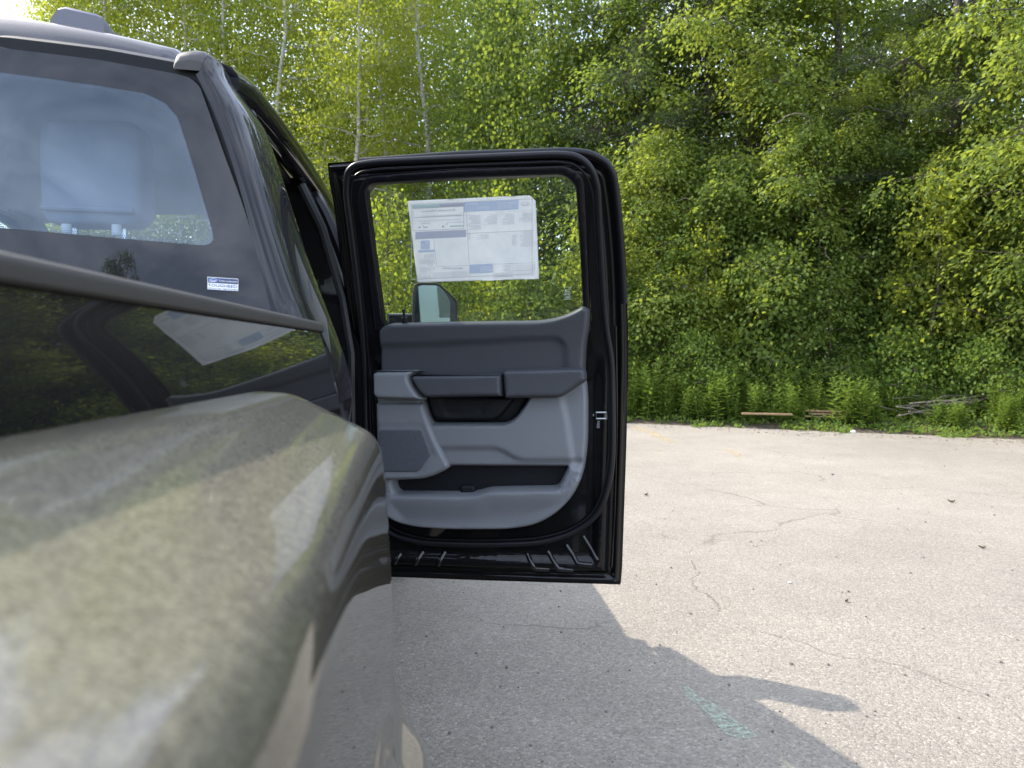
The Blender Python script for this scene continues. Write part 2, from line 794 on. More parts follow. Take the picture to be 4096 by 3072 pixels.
# --- rear wall below the window, window gap
m = MB()
m.box((XC, 1.545, 1.02), (1.80, .05, .86))
m.build('cab_rear_wall', PAINT, TR, smooth=False)

# --- rear glass: black border and clear pane on one slightly curved sheet
G_OUT = [(-1200, 95), (0, 193), (392, 237), (696, 285), (752, 300, 40), (785, 330, 30), (823, 437), (886, 620), (949, 797), (994, 949), (1019, 1050), (1064, 1238), (1085, 1330)]
C_OUT = [(0, 291), (380, 339), (570, 367), (652, 405), (700, 462), (759, 652), (816, 854), (836, 930), (838, 950), (826, 966), (800, 975), (443, 949), (0, 911)]


def to_xz(px):
    p = rear(px[0], px[1])
    return (p.x, p.z)


go = [to_xz(p) for p in G_OUT[1:]]
zlow = 1.44
right = [p for p in go if p[1] > zlow] + [(-.395, zlow)]
half = [(x - XC, z) for x, z in right]
lft = [(-a, z) for a, z in half[::-1]]
ztop0 = half[0][1] + .008
glass_outline = [(a + XC, z) for a, z in half] + [(a + XC, z) for a, z in lft]
glass_outline = [glass_outline[i] for i in range(len(glass_outline))]
ci = [to_xz(p) for p in C_OUT]
rc = [(x - XC, z) for x, z in ci]
top0, bot0 = rc[0], rc[-1]
clear_r = rc
clear = [(a + XC, z) for a, z in clear_r] + [(-a + XC, z) for a, z in clear_r[::-1]]
glass_outline = fillet(glass_outline, .012)
clear = fillet(clear, .006)


def glassmap(q, w):
    x = q[:, 0]
    cur = .045 * np.clip((np.abs(x - XC) - .3) / .6, 0, 1) ** 2
    return [Vector((a, yr(b) + c - h, b)) for (a, b), c, h in zip(q, cur, w)]


q, w, f = relief(glass_outline, lambda q, d: .002 + 0 * d, .022, (), holes=[clear])
FRIT, n, l, b = mat('frit_glass')
dn = noise(n, l, 30, 7, .65)
l.new(mixc(n, l, ramp(n, l, dn, [(.35, .004), (.8, .02)]), (.004, .004, .006), (.42, .42, .45)), b.inputs['Base Color'])
setp(b, None, .6, 0, .08, .8, .01)
RW = mk('rear_window_border', glassmap(q, w), f, FRIT, TR)
q, w, f = relief(clear, lambda q, d: 0 * d + .0018, .03, ())
rg = mk('pane', glassmap(q, w), f, G_REAR, RW)
# dotted fade of the border
m = MB()
rb = np.array(resample(clear, .005))
dots = []
for i, p in enumerate(rb):
    t = rb[(i + 1) % len(rb)] - rb[i - 1]
    t /= np.linalg.norm(t) + 1e-9
    nn = np.array([t[1], -t[0]])
    if not inside(clear, np.array([p + nn * .004]))[0]:
        nn = -nn
    for k in range(3):
        c = p + nn * (.0022 + .0040 * k) + t * (.0025 if k % 2 else 0)
        if c[0] < XC - .05:
            continue
        r = .0019 * (1 - k * .25)
        ring = [(c[0] + r * math.cos(a), c[1] + r * math.sin(a)) for a in np.linspace(0, 2 * math.pi, 7)[:-1]]
        v = glassmap(np.array(ring), np.full(6, .0014))
        m.add(v, [tuple(range(6))])
o = m.build('border_dots', FRIT, RW, smooth=False)
o['kind'] = 'stuff'
# seal round the glass
gp = resample(glass_outline, .03)
gl3 = glassmap(gp, np.full(len(gp), -.016))
gl3 = [p + Vector(((p.x - XC) / .85 * .014, 0, (p.z - 1.75) * .03 + .004)) for p in gl3]
m = MB().tube(gl3, .011, 6, close=True)
m.build('window_seal', RUBBER, RW)
m = MB()
m.tube([p + Vector((0, .012, 0)) for p in gl3], .026, 6, close=True)
m.build('window_channel', TRIM_B, RW)

# --- roof panel, drip mouldings
def roof_z(x, y):
    h = (x - XC)
    z = 2.174 - .163 * h * h
    e = max(0, 1 - (y - 1.595) / .13)          # rounded rear edge
    z -= (.124 - .075 * h * h) * e ** 2.0
    e2 = max(0, 1 - (3.5 - y) / .25)
    z -= .07 * e2 ** 2
    return z


m = MB()
rows = []
hw = .655
for y in list(1.592 + .13 * np.linspace(0, 1, 12) ** 1.4) + list(np.linspace(1.8, 3.5, 14)):
    row = []
    for k in range(41):
        t = -1 + 2 * k / 40
        x = XC + hw * t
        z = roof_z(x, y) - .018 * max(0, (abs(t) - .95) / .05) ** 2
        row.append(Vector((x, y + .05 * t * t * max(0, 1 - (y - 1.59) / .4), z)))
    rows.append(row)
under = [p + Vector((0, .004, -.020)) for p in rows[0]]
rows = [[p + Vector((0, .06, .0)) for p in under], [p + Vector((0, .006, -.002)) for p in under], under, [p + Vector((0, -.001, -.010)) for p in rows[0]]] + rows
m.grid(rows)
m.build('roof', paint('roof_paint', .05, .06, (.34, .32, .40), lo=.8, coat=.6, coatr=.06), TR)
m = MB()
m.grid([[Vector((XC + .62 * t, y, 2.045 - .05 * t * t)) for t in np.linspace(-1, 1, 9)] for y in (1.64, 2.0, 2.5, 3.0, 3.42)], flip=True)
m.build('headliner', HEADL, TR)


MOULD = plastic('moulding_plastic', (.06, .057, .056), .55, 500, .1, spec=.3)


def moulding(sgn):
    m = MB()
    prof = [(-.016, -.016), (-.012, -.005), (-.002, .0), (.020, .004), (.042, .001), (.054, -.008), (.060, -.020)]
    rows = []
    for y, dz in ((1.606, -.046), (1.609, -.036), (1.62, -.022), (1.64, -.012), (1.68, -.005), (1.75, .0), (2.2, .001), (2.8, -.003), (3.42, -.03)):
        xr = XC + hw + .021 - .012 * max(0, (y - 1.6) / 1.8)
        zr = 2.154 - .118 * hw * hw - .027
        row = [Vector((xr + a, y, zr + b + dz)) for a, b in prof]
        rows.append([p if sgn > 0 else mir(p) for p in row])
    m.grid(rows, flip=sgn > 0)
    m.add(rows[0], [tuple(range(len(prof)))])
    return m.build('drip_moulding', MOULD, TR)


moulding(1)
moulding(-1)

# roof antenna pod near the rear edge
m = MB()
x0, x1 = -.955, -.838
secs = [(1.765, 0.0, .054, .0), (1.770, 0.002, .060, .004), (1.80, .004, .060, .004), (1.90, .012, .042, .006), (1.99, .022, .018, .01), (2.03, .03, .002, .012)]
rows = []
for y, ins, h, r_ in secs:
    a, b_ = x0 + ins, x1 - ins
    za, zb = roof_z(a, y) - .004, roof_z(b_, y) - .004
    rows.append([Vector((a - .012, y, za)), Vector((a, y, za + h * .62)), Vector((a + .012, y, za + h * .93)), Vector((a + .03, y, za + h)), Vector((b_ - .016, y, zb + h)), Vector((b_ - .004, y, zb + h * .9)), Vector((b_, y, zb + h * .7)), Vector((b_ + .003, y, zb))])
m.grid(rows, flip=True)
m.add(rows[0], [tuple(range(8))])
m.build('roof_antenna', plastic('antenna_plastic', (.13, .13, .16), .4, 500, .05), TR, sharp=30)

# --- roof side rail, screen pillar, door post, rear door opening, front door
RAILP = [(-.555, 1.72, 2.03), (-.548, 1.9, 2.05), (-.558, 2.3, 2.058), (-.575, 2.8, 2.055), (-.59, 3.2, 2.035), (-.592, 3.42, 2.01), (-.555, 3.62, 1.88), (-.50, 3.85, 1.69), (-.445, 4.08, 1.50), (-.43, 4.16, 1.43)]


def smooth3(pts, n):
    P = [Vector(p) for p in pts]
    out = []
    for i in range(len(P) - 1):
        p0, p1, p2, p3 = P[max(i - 1, 0)], P[i], P[i + 1], P[min(i + 2, len(P) - 1)]
        for k in range(n):
            u = k / n
            out.append(.5 * ((2 * p1) + (p2 - p0) * u + (2 * p0 - 5 * p1 + 4 * p2 - p3) * u * u + (3 * p1 - p0 - 3 * p2 + p3) * u ** 3))
    out.append(P[-1])
    return out


def xside(z):
    return float(np.interp(z, [.58, .64, .9, 1.25, 1.36, 1.44, 1.49, 1.52], [-.315, -.29, -.268, -.266, -.276, -.30, -.325, -.35]))


def both(fn):
    for sg in (1, -1):
        fn(sg, (lambda p: Vector(p)) if sg > 0 else mir)


def cab_side(sg, T):
    rp_ = smooth3(RAILP, 6)
    MB().tube([T(p) for p in rp_], .042, 10).build('roof_rail', PILLAR, TR)
    m = MB()
    pp = [Vector(p) for p in RAILP[4:]]
    m.grid([[T(p) for p in pp], [T(p + Vector((-.03, -.16, -.03))) for p in pp], [T(p + Vector((-.10, -.14, -.03))) for p in pp]])
    m.build('pillar_sun_blocker', TRIM_D, TR)  # unseen panel added behind the screen pillar to keep sun off the ground
    # post between the doors
    m = MB()
    rows = []
    for z in (.6, .9, 1.2, 1.4, 1.5, 1.6, 1.75, 1.9, 2.03):
        xo = xside(z) - .05 if z < 1.5 else float(np.interp(z, [1.5, 1.6, 1.75, 1.9, 2.03], [-.385, -.405, -.455, -.51, -.57]))
        rows.append([T((xo - .13, 2.63, z)), T((xo - .02, 2.62, z)), T((xo, 2.64, z)), T((xo, 2.75, z)), T((xo - .13, 2.78, z))])
    m.grid(rows, flip=sg > 0)
    m.build('door_post', JAMB, TR)
    # sill
    MB().box(T((-.36, 2.6, .58)), (.14, 2.2, .10)).build('sill', JAMB, TR, smooth=False)
    # front door skin
    m = MB()
    rows = []
    for y in (2.66, 2.665, 2.9, 3.2, 3.5, 3.785, 3.79):
        off = .012 if y in (2.66, 3.79) else 0
        rows.append([T((xside(z) - off, y, z)) for z in (.60, .64, .75, .9, 1.1, 1.25, 1.32, 1.38, 1.44, 1.49, 1.52)] + [T((-.43, y, 1.52)), T((-.43, y, .60))])
    m.grid(rows, flip=sg > 0)
    fd = m.build('front_door', PAINT, TR)
    pth = [(-.365, 2.68, 1.50), (-.39, 2.68, 1.60), (-.44, 2.69, 1.75), (-.50, 2.71, 1.90), (-.548, 2.74, 1.985), (-.565, 2.9, 2.0), (-.575, 3.2, 1.995), (-.572, 3.36, 1.96), (-.54, 3.52, 1.86), (-.47, 3.76, 1.66), (-.39, 3.95, 1.50)]
    MB().tube([T(p) for p in smooth3(pth, 4)], .024, 8).build('window_frame', FRAMEB, fd)
    m = MB()
    m.grid([[T((a, y0 + (y1 - y0) * t, z)) for t in np.linspace(0, 1, 6)] for a, y0, y1, z in ((-.37, 2.69, 3.94, 1.50), (-.43, 2.69, 3.76, 1.70), (-.50, 2.72, 3.6, 1.87), (-.55, 2.76, 3.40, 1.975))])
    m.build('window_glass', G_CLEAR, fd)
    MB().box(T((-.262, 2.82, 1.28)), (.035, .2, .04)).build('handle', PAINT, fd)


both(cab_side)
# closed rear door on the far side
m = MB()
rows = []
for y in (1.71, 1.715, 2.0, 2.3, 2.645, 2.65):
    off = .012 if y in (1.71, 2.65) else 0
    rows.append([mir((xside(z) - off, y, z)) for z in (.60, .75, .9, 1.1, 1.25, 1.38, 1.44, 1.49, 1.52)] + [mir((-.43, y, 1.52)), mir((-.43, y, .60))])
m.grid(rows)
m.build('far_rear_door', PAINT, TR)
m = MB()
m.grid([[mir((a, y, z)) for y in (1.75, 2.1, 2.6)] for a, z in ((-.37, 1.5), (-.43, 1.7), (-.55, 2.0))])
m.build('far_rear_window', G_CLEAR, TR)

# door opening seals: pillar edge and roof rail
m = MB()
path = [Vector((bx(z) - .055, yr(z) + .225, z)) for z in np.linspace(.7, 1.97, 30)]
path += [Vector((-.60, 1.95, 2.015)), Vector((-.605, 2.3, 2.02)), Vector((-.62, 2.6, 2.015))]
m.tube(path, .017, 8)
m.build('opening_seal', RUBBER, TR)
m = MB()
path = [Vector((bx(z) - .02, yr(z) + .212, z)) for z in np.linspace(.7, 1.99, 30)]
path += [Vector((-.565, 1.95, 2.03)), Vector((-.575, 2.3, 2.035)), Vector((-.59, 2.62, 2.03))]
m.tube(path, .009, 6)
m.build('flange_seal', FRAMEB, TR)
m = MB()
m.tube([Vector((-.40, 2.615, .7)), Vector((-.40, 2.615, 1.4)), Vector((-.43, 2.61, 1.6)), Vector((-.50, 2.61, 1.85)), Vector((-.57, 2.6, 2.0))], .016, 8)
m.build('post_seal', RUBBER, TR)

# windshield, cowl, hood, fenders, front
m = MB()
m.grid([[Vector((XC + hx * t, y + .10 * (1 - t * t), z)) for t in np.linspace(-1, 1, 11)] for hx, y, z in ((.69, 3.43, 2.02), (.745, 3.66, 1.85), (.80, 3.9, 1.65), (.85, 4.12, 1.46))])
m.build('windshield', G_CLEAR, TR)
m = MB()
rows = []
for y, dz in ((4.08, 0), (4.3, .005), (4.8, -.01), (5.3, -.035), (5.6, -.07), (5.75, -.13), (5.8, -.25)):
    row = []
    for x, z in ((0, 1.40), (.25, 1.395), (.5, 1.385), (.72, 1.355), (.80, 1.33), (.88, 1.27), (.94, 1.20), (.985, 1.10), (1.0, 1.0)):
        row.append((x, y, z + dz))
    rows.append([Vector((XC - a, y_, z_)) for a, y_, z_ in row[::-1]] + [Vector((XC + a, y_, z_)) for a, y_, z_ in row[1:]])
m.grid(rows)
m.build('hood', PAINT, TR)
both(lambda sg, T: MB().grid([[T((XC + 1.0 + .012 * math.sin((1.0 - z) * 3), y, max(z, arch(y, 4.72, .52, .45)))) for z in np.linspace(1.0, .55, 9)] for y in np.linspace(3.795, 5.78, 30)], flip=sg > 0).build('front_fender', PAINT, TR))
m = MB().box((XC, 5.80, 1.0), (1.5, .06, .5))
m.build('grille', FRAMEB, TR, smooth=False)
bevel(MB().box((XC, 5.86, .66), (2.0, .16, .26)).build('front_bumper', CHROME, TR, smooth=False), .03)
for sg in (1, -1):
    bevel(MB().box((XC + sg * .86, 5.78, 1.02), (.24, .08, .36)).build('headlight', G_CLEAR, TR, smooth=False), .02)
bevel(MB().box((XC, -1.12, .68), (1.9, .16, .2)).build('rear_bumper', CHROME, TR, smooth=False), .03)
MB().box((XC, 4.0, 1.28), (1.6, .5, .32)).build('dashboard', TRIM_D, TR, smooth=False)
MB().box((XC, 2.7, .66), (1.6, 2.2, .05)).build('cab_floor', TRIM_B, TR, smooth=False)


# --- seats
def pillow(c, d, n=10, e=3.2):
    """rounded cushion: superellipsoid"""
    m = MB()
    rows = []

    def sp(v, p):
        return math.copysign(abs(v) ** p, v)
    for i in range(n + 1):
        a = -math.pi / 2 + math.pi * i / n
        row = []
        for j in range(2 * n):
            b = 2 * math.pi * j / (2 * n)
            row.append(Vector(c) + Vector((d[0] / 2 * sp(math.cos(a), 2 / e) * sp(math.cos(b), 2 / e), d[1] / 2 * sp(math.cos(a), 2 / e) * sp(math.sin(b), 2 / e), d[2] / 2 * sp(math.sin(a), 2 / e))))
        rows.append(row)
    return m.grid(rows, close=True)


h0 = on_y(395, 705, 1.83)
rs = pillow((XC, 1.83, 1.28), (1.45, .16, .72)).build('rear_seat_back', FABRIC, TR)
for hx in (h0.x, 2 * XC - h0.x):
    hp = pillow((hx, 1.83, h0.z), (.236, .10, .252), 18, 7).build('headrest', FABRIC, rs)
    for s_ in (-.058, .058):
        MB().tube([(hx + s_, 1.83, h0.z - .24), (hx + s_, 1.83, h0.z - .10)], .007, 8).build('headrest_post', CHROME, rs)
    MB().tube([(hx - .105, 1.775, h0.z - .088), (hx + .105, 1.775, h0.z - .094)], .007, 8).build('headrest_piping', FABRIC, rs)
    for s_ in (-.058, .058):
        m = MB()
        m.tube([(hx + s_, 1.79, h0.z - .125), (hx + s_, 1.79, h0.z - .15)], .011, 10)
        m.build('headrest_collar', WHITEP, rs)
for sx in (.38, -.38):
    fs = pillow((XC + sx, 2.95, 1.28), (.52, .18, .66)).build('front_seat_back', FABRIC, TR)
    pillow((XC + sx, 3.0, 1.72), (.27, .11, .20), 10, 4).build('headrest', FABRIC, fs)
    pillow((XC + sx, 3.2, .92), (.52, .56, .2)).build('front_seat_cushion', FABRIC, TR)
pillow((XC, 2.05, .95), (1.45, .5, .2)).build('rear_seat_cushion', FABRIC, TR)

# --- passenger side mirror
YM = 3.72
MH = [(1650, 1300), (1647, 1260), (1650, 1165), (1655, 1138), (1672, 1130), (1743, 1130), (1764, 1140), (1800, 1172), (1829, 1204), (1833, 1300)]
MG = [(1655, 1300), (1660, 1262), (1667, 1160), (1674, 1145), (1690, 1141), (1748, 1142), (1764, 1150), (1786, 1180), (1801, 1206), (1802, 1300)]
mh = [on_y(a, b, YM) for a, b in MH]
mg = [on_y(a, b, YM) for a, b in MG]
zb = 1.30
mh2 = [(p.x, p.z) for p in mh[1:-1]] + [(mh[-1].x - .004, zb + .06), (mh[-1].x - .03, zb), (mh[0].x + .03, zb), (mh[0].x, zb + .03)]
mg2 = [(p.x, p.z) for p in mg[1:-1]] + [(mg[-1].x - .004, zb + .08), (mg[-1].x - .03, zb + .02), (mg[0].x + .04, zb + .02), (mg[0].x + .012, zb + .04)]
mh2 = fillet(mh2, .015)
mg2 = fillet(mg2, .01)
k = len(mh2)
hc = np.mean(np.array(mh2), 0)
rows = []
for dy, s_ in ((.004, .94), (.0, .985), (.008, 1.0), (.035, 1.0), (.06, .93), (.078, .75), (.085, .45)):
    rows.append([Vector((hc[0] + (x - hc[0]) * s_, YM + dy, hc[1] + (z - hc[1]) * s_)) for x, z in mh2])
m = MB().grid(rows, close=True, flip=True)
m.add(rows[-1], [tuple(range(k))[::-1]])
m.add(rows[0], [tuple(range(k))])
mr = m.build('side_mirror', plastic('mirror_housing', (.03, .03, .03), .45, 300, .1), TR)
m = MB()
m.add([Vector((x, YM - .003, z)) for x, z in mg2] + [Vector((x, YM + .003, z)) for x, z in mg2], [tuple(range(len(mg2)))])
m.build('mirror_glass', MIRROR, mr, smooth=False)
a0, a1 = on_y(1540, 1242, YM + .03), on_y(1650, 1250, YM + .03)
m = MB()
for zc, hh in ((a1.z - .035, .06), (1.42, .045)):
    bevel(MB().box(((-.36 + a1.x) / 2, YM + .045, zc), (a1.x + .36 + .06, .06, hh)).build('mirror_arm', PAINT, mr, smooth=False), .01)

# ------------------------------------------------------------------ the open rear door (part of the truck)
DO = Vector((-.371, 2.614, 0))
DU = Vector((.976, -.217, 0)).normalized()
DW = Vector((-DU.y * -1, -DU.x, 0))
DW = Vector((-.217, -.976, 0)).normalized()      # towards the cab side of the door (faces the camera)


def lean(z):
    z = np.asarray(z, float)
    a = .323 * (z - 1.5) + .15 * (z - 1.5) ** 2
    b = .323 * (z - 1.5) + .646 * (z - 1.5) ** 2
    c = -.0404 + .25 * np.maximum(0, .85 - z) ** 2
    return np.where(z >= 1.5, a, np.where(z > 1.25, b, c))


def lean1(z):
    e = z - 1.5
    if e >= 0:
        return .323 * e + .15 * e * e
    if z > 1.25:
        return .323 * e + .646 * e * e
    return -.0404 + .25 * max(0, .85 - z) ** 2


def D(u, z, w):
    return DO + DU * float(u) + DW * float(w + lean1(float(z))) + Vector((0, 0, float(z)))


def duv(px, py, w=0.0):
    """where the line of sight through a picture point meets the door's leaning surface at height w"""
    d = ray(px, py)
    c = CAM - DO
    cw, dw, cz, dz = c.dot(DW), d.dot(DW), c.z, d.z
    lo, hi = 1.2, 4.0
    for _ in range(34):
        m_ = (lo + hi) / 2
        if cw + dw * m_ - lean1(cz + dz * m_) - w > 0:
            lo = m_
        else:
            hi = m_
    p = c + d * lo
    return (p.dot(DU), p.z)


def dpoly(pts, w=0.0, r=.008, n=5):
    o = []
    for p in pts:
        u, z = duv(p[0], p[1], w)
        o.append((u, z, p[2]) if len(p) > 2 else (u, z))
    return fillet(o, r, n)


def dmap(q, w):
    q = np.asarray(q)
    return [D(a, b, c) for (a, b), c in zip(q, w)]


RDOOR = None


def pad(name, pts, w0, w1, mat_, parent, r=.008, rim=.008, step=.014, extra=None, holes=(), pxw=None, fr=.008):
    """moulded trim piece: outline in picture units on the plane w1, rounded rim from w0 up to w1"""
    ol = dpoly(pts, w1 if pxw is None else pxw, fr) if not isinstance(pts, np.ndarray) else pts

    def h(q, d):
        v = w0 + (w1 - w0) * rnd(d / rim)
        if extra is not None:
            v = v + extra(q, d)
        return v
    q, w, f = relief(ol, h, step, tuple(rim * k for k in (.06, .2, .45, .8, 1.05)), holes)
    return mk(name, dmap(q, w), f, mat_, parent, sharp=None)


OUTL = [(1304, 648, .004), (1833, 610), (2276, 597, .02), (2371, 607, .05), (2440, 642, .05), (2468, 690, .05), (2485, 803, .05), (2504, 1025, .1), (2511, 1240, .1), (2514, 1450, .1), (2510, 1600, .1), (2506, 1785, .1), (2496, 2063, .1), (2489, 2271), (2483, 2343, .006), (1930, 2326), (1567, 2312), (1440, 2306, .02), (1436, 1700, .1), (1425, 1500, .1), (1392, 1300, .1), (1358, 1056, .1), (1330, 820), (1311, 721, .02)]
OPEN = [(1440, 790, .03), (1478, 712, .06), (1833, 690), (2268, 676, .05), (2322, 716, .06), (2338, 830, .1), (2350, 1010), (2368, 1300, .02), (1500, 1330, .02), (1470, 993)]
outl = dpoly(OUTL, -.02, .006, 7)
opn = dpoly(OPEN, .02, .01, 6)


def shell_h(q, d):
    do = sdf(outl, q)
    v = -.034 + 0 * do
    v = v + .030 * (sm(do, .008, .018)) - .010 * sm(do, .026, .036) + .0 * do
    v = v + .045 * sm(do, .046, .070)
    low = sm(q[:, 1], 1.40, 1.30)
    v = v - low * .016 * sm(do, .085, .11)
    # bottom: pressed bar along the lower edge
    b = q[:, 1] - .64
    return v


q, w, f = relief(outl, shell_h, .011, (.003, .008, .013, .018, .024, .030, .036, .046, .054, .062, .070), holes=[opn])
RDOOR = mk('rear_door', dmap(q, w), f, JAMB, TR, sharp=None)
# outer skin and hem
q, w, f = relief(outl, lambda q, d: -.052 + .012 * (1 - rnd(d / .012)) + 0 * d, .03, (.003, .008), holes=[opn])
mk('outer_skin', dmap(q, w), f[:, ::-1], PAINT, RDOOR, sharp=None)
rb = resample(outl, .012)
MB().grid([[D(a, b, -.033) for a, b in rb], [D(a, b, -.0405) for a, b in rb]], close=True).build('hem', JAMB, RDOOR)
rb = resample(opn, .012)
MB().grid([[D(a, b, .035) for a, b in rb], [D(a, b, -.045) for a, b in rb]], close=True, flip=True).build('opening_flange', FRAMEB, RDOOR)

# weatherstrips
def strip(name, pts, w, r, mat_=RUBBER, close=True, flat=1.0, rs=.03):
    ol = [duv(p[0], p[1], w) + tuple(p[2:]) for p in pts]
    if close:
        ol = fillet(ol, rs, 8)
        ol = resample(ol, .02)
    else:
        ol = resample([ol[0]] + fillet(ol, rs, 8)[8:-8] + [ol[-1]], .02, False)
    return MB().tube([D(a, b, w) for a, b in ol], r, 10, close=close, flat=flat).build(name, mat_, RDOOR)


SEAL = [(1459, 1500, .2), (1432, 1150, .2), (1409, 960, .2), (1384, 770, .1), (1390, 690, .05), (1420, 660, .05), (1500, 648, .05), (1833, 632, .2), (2230, 617, .1), (2310, 624, .06), (2365, 668, .07), (2391, 745, .06), (2402, 993, .2), (2421, 1300, .2), (2447, 1440, .2), (2453, 1716, .2), (2446, 1900, .12), (2400, 2052, .12), (2305, 2130, .12), (2167, 2172, .12), (1924, 2181, .2), (1681, 2172, .1), (1560, 2140, .1), (1490, 2060, .1), (1470, 1900, .1)]
strip('door_seal', SEAL, .030, .0115)
strip('seal_lip', [(a, b + (10 if b < 1200 else 0)) + tuple(c) for a, b, *c in [(1476, 1500, .2), (1448, 1150, .2), (1425, 960, .2), (1402, 780, .1), (1410, 706, .05), (1440, 680, .05), (1510, 668, .05), (1833, 652, .2), (2230, 637, .1), (2300, 646, .06), (2346, 690, .07), (2371, 760, .06), (2384, 993, .2), (2404, 1300, .2), (2432, 1440, .2), (2438, 1716, .2), (2430, 1895, .12), (2386, 2040, .12), (2296, 2115, .12), (2160, 2155, .12), (1924, 2164, .2), (1690, 2156, .1), (1575, 2122, .1), (1508, 2050, .1), (1486, 1900, .1)]], .026, .006, FRAMEB)
# upper outer edge rubber along the roof line and rear edge
strip('edge_rubber', [(1440, 646), (1833, 618), (2270, 604, .05), (2360, 613, .06), (2428, 650, .06), (2455, 700, .06), (2470, 810, .1), (2488, 1030, .1), (2496, 1212)], -.008, .012, RUBBER, False)

# frame trim round the glass, glass, lock pin
GLS = [(1472, 762, .03), (1492, 737, .05), (1833, 718), (2255, 702, .05), (2303, 738, .05), (2316, 930, .1), (2338, 1330), (1545, 1330), (1501, 993)]
gpoly = dpoly(GLS, .012, .01, 7)
FTR = [(1424, 800, .04), (1452, 705, .07), (1833, 676), (2272, 660, .08), (2338, 708, .08), (2348, 900, .1), (2366, 1330), (1497, 1330), (1460, 1000)]
ftr = dpoly(FTR, .03, .01, 7)
q, w, f = relief(ftr, lambda q, d: .026 + .010 * rnd(d / .006), .014, (.002, .005), holes=[gpoly])
mk('frame_trim', dmap(q, w), f, FRAMEB, RDOOR, sharp=None)
rb = resample(gpoly, .014)
MB().grid([[D(a, b, .028) for a, b in rb], [D(a, b, -.002) for a, b in rb]], close=True, flip=True).build('glass_run', RUBBER, RDOOR)
q, w, f = relief(ftr, lambda q, d: 0 * d, .05, (.01,))
vv = dmap(q, w)
GLASSO = mk('window_glass', vv, f, G_DOOR, RDOOR, sharp=None)

# upper trim with a pressed step
UP = [(1503, 1312, .02), (1545, 1288, .02), (1833, 1281), (2149, 1277, .06), (2213, 1268, .05), (2276, 1247, .05), (2330, 1217, .01), (2361, 1232, .01), (2359, 1300, .05), (2345, 1375, .04), (2340, 1520), (1508, 1520)]
EMB = dpoly([(1400, 1388), (1751, 1374), (2222, 1350, .03), (2261, 1374, .03), (2261, 1560), (1400, 1560)], .085, .02)


def up_extra(q, d):
    return -.011 * sm(sdf(EMB, q), -.006, .006)


pad('upper_trim', UP, .004, .086, TRIM_D, RDOOR, rim=.018, extra=up_extra, step=.010)
# lock pin
u_, z_ = duv(1616, 1276, .05)
m = MB()
m.tube([D(u_, z_ - .02, .045), D(u_, z_ + .006, .045)], .0105, 12).tube([D(u_, z_ + .006, .045), D(u_, z_ + .034, .045)], .0045, 10).tube([D(u_, z_ + .026, .045), D(u_, z_ + .032, .045)], .0055, 10)
m.build('lock_pin', TRIM_B, RDOOR)

# lower grey trim with openings for the pull recess and the map pocket
LOW = [(1495, 1520), (1500, 1612), (1500, 1800), (1505, 1990, .1), (1530, 2060, .06), (1590, 2104, .06), (1660, 2119, .06), (1785, 2127, .1), (2028, 2127, .1), (2132, 2111, .07), (2222, 2063, .07), (2291, 1993, .07), (2333, 1903, .08), (2350, 1785, .1), (2351, 1600, .06), (2346, 1529, .02), (2330, 1505), (2240, 1500), (1700, 1500)]
PULL = [(1668, 1560), (1692, 1612), (1712, 1680, .01), (1722, 1695, .01), (2020, 1695, .03), (2062, 1668, .03), (2108, 1596, .02), (2120, 1540)]
POCK = [(1566, 1926, .02), (1674, 1921, .02), (1735, 1906, .02), (1799, 1872, .006), (2267, 1874, .004), (2229, 1952, .02), (1950, 1957, .03), (1890, 1976, .03), (1580, 1974, .02)]
wl_ = .088
pull = dpoly(PULL, wl_, .008)
pock = dpoly(POCK, wl_, .006)
CRE = dpoly([(1700, 1790), (1993, 1789, .03), (2076, 1838, .03), (2335, 1838), (2335, 1874), (1700, 1874)], wl_, .01)
SIDE = dpoly([(2240, 1590), (2360, 1500), (2360, 1900), (2292, 1875), (2276, 1780), (2262, 1680)], wl_, .02)
LIPP = dpoly([(1540, 1976), (1896, 1978, .03), (1950, 1960, .03), (2240, 1955), (2310, 1900), (2400, 1960), (2100, 2200), (1500, 2200)], wl_, .02)


def low_extra(q, d):
    v = 0 * d
    v = v - .012 * sm(sdf(CRE, q), -.004, .010)
    v = v - .012 * sm(sdf(SIDE, q), -.004, .014)
    pk = sdf(LIPP, q)
    v = v + .016 * sm(pk, .0, .010) - .020 * sm(pk, .012, .10)
    return v


pad('lower_trim', LOW, .012, wl_, TRIM_L, RDOOR, rim=.014, extra=low_extra, step=.0085, holes=[pull, pock])
# back walls of the recesses
pad('pull_recess', [(a, b) for a, b, *c in PULL], .020, .030, TRIM_B, RDOOR, rim=.03, pxw=wl_, step=.02)
INNER = [(1700, 1580), (1728, 1668, .03), (1760, 1684, .03), (1975, 1684, .03), (2010, 1660, .03), (2060, 1590)]
CUP = dpoly([(1762, 1590), (1775, 1648, .02), (1790, 1657, .02), (1912, 1658, .02), (1935, 1640, .02), (1963, 1600)], .06, .01)
pad('pull_cup', INNER, .03, .058, TRIM_B, RDOOR, rim=.012, pxw=.06, step=.012, extra=lambda q, d: -.006 * sm(np.abs(sdf(CUP, q)), .003, .0) - .002 * sm(sdf(CUP, q), 0, .003))
pad('pocket_back', [(1556, 1915), (1674, 1910), (1735, 1896), (1799, 1862), (2285, 1862), (2240, 1965), (1940, 1975), (1880, 1990), (1570, 1990)], .018, .026, TRIM_B, RDOOR, rim=.01, pxw=wl_, step=.02)
pad('pocket_clip', [(1838, 1985), (1838, 1948, .01), (1846, 1940, .01), (1890, 1940, .01), (1902, 1950, .01), (1902, 1985)], .026, .05, TRIM_B, RDOOR, rim=.008, pxw=.05, step=.01)
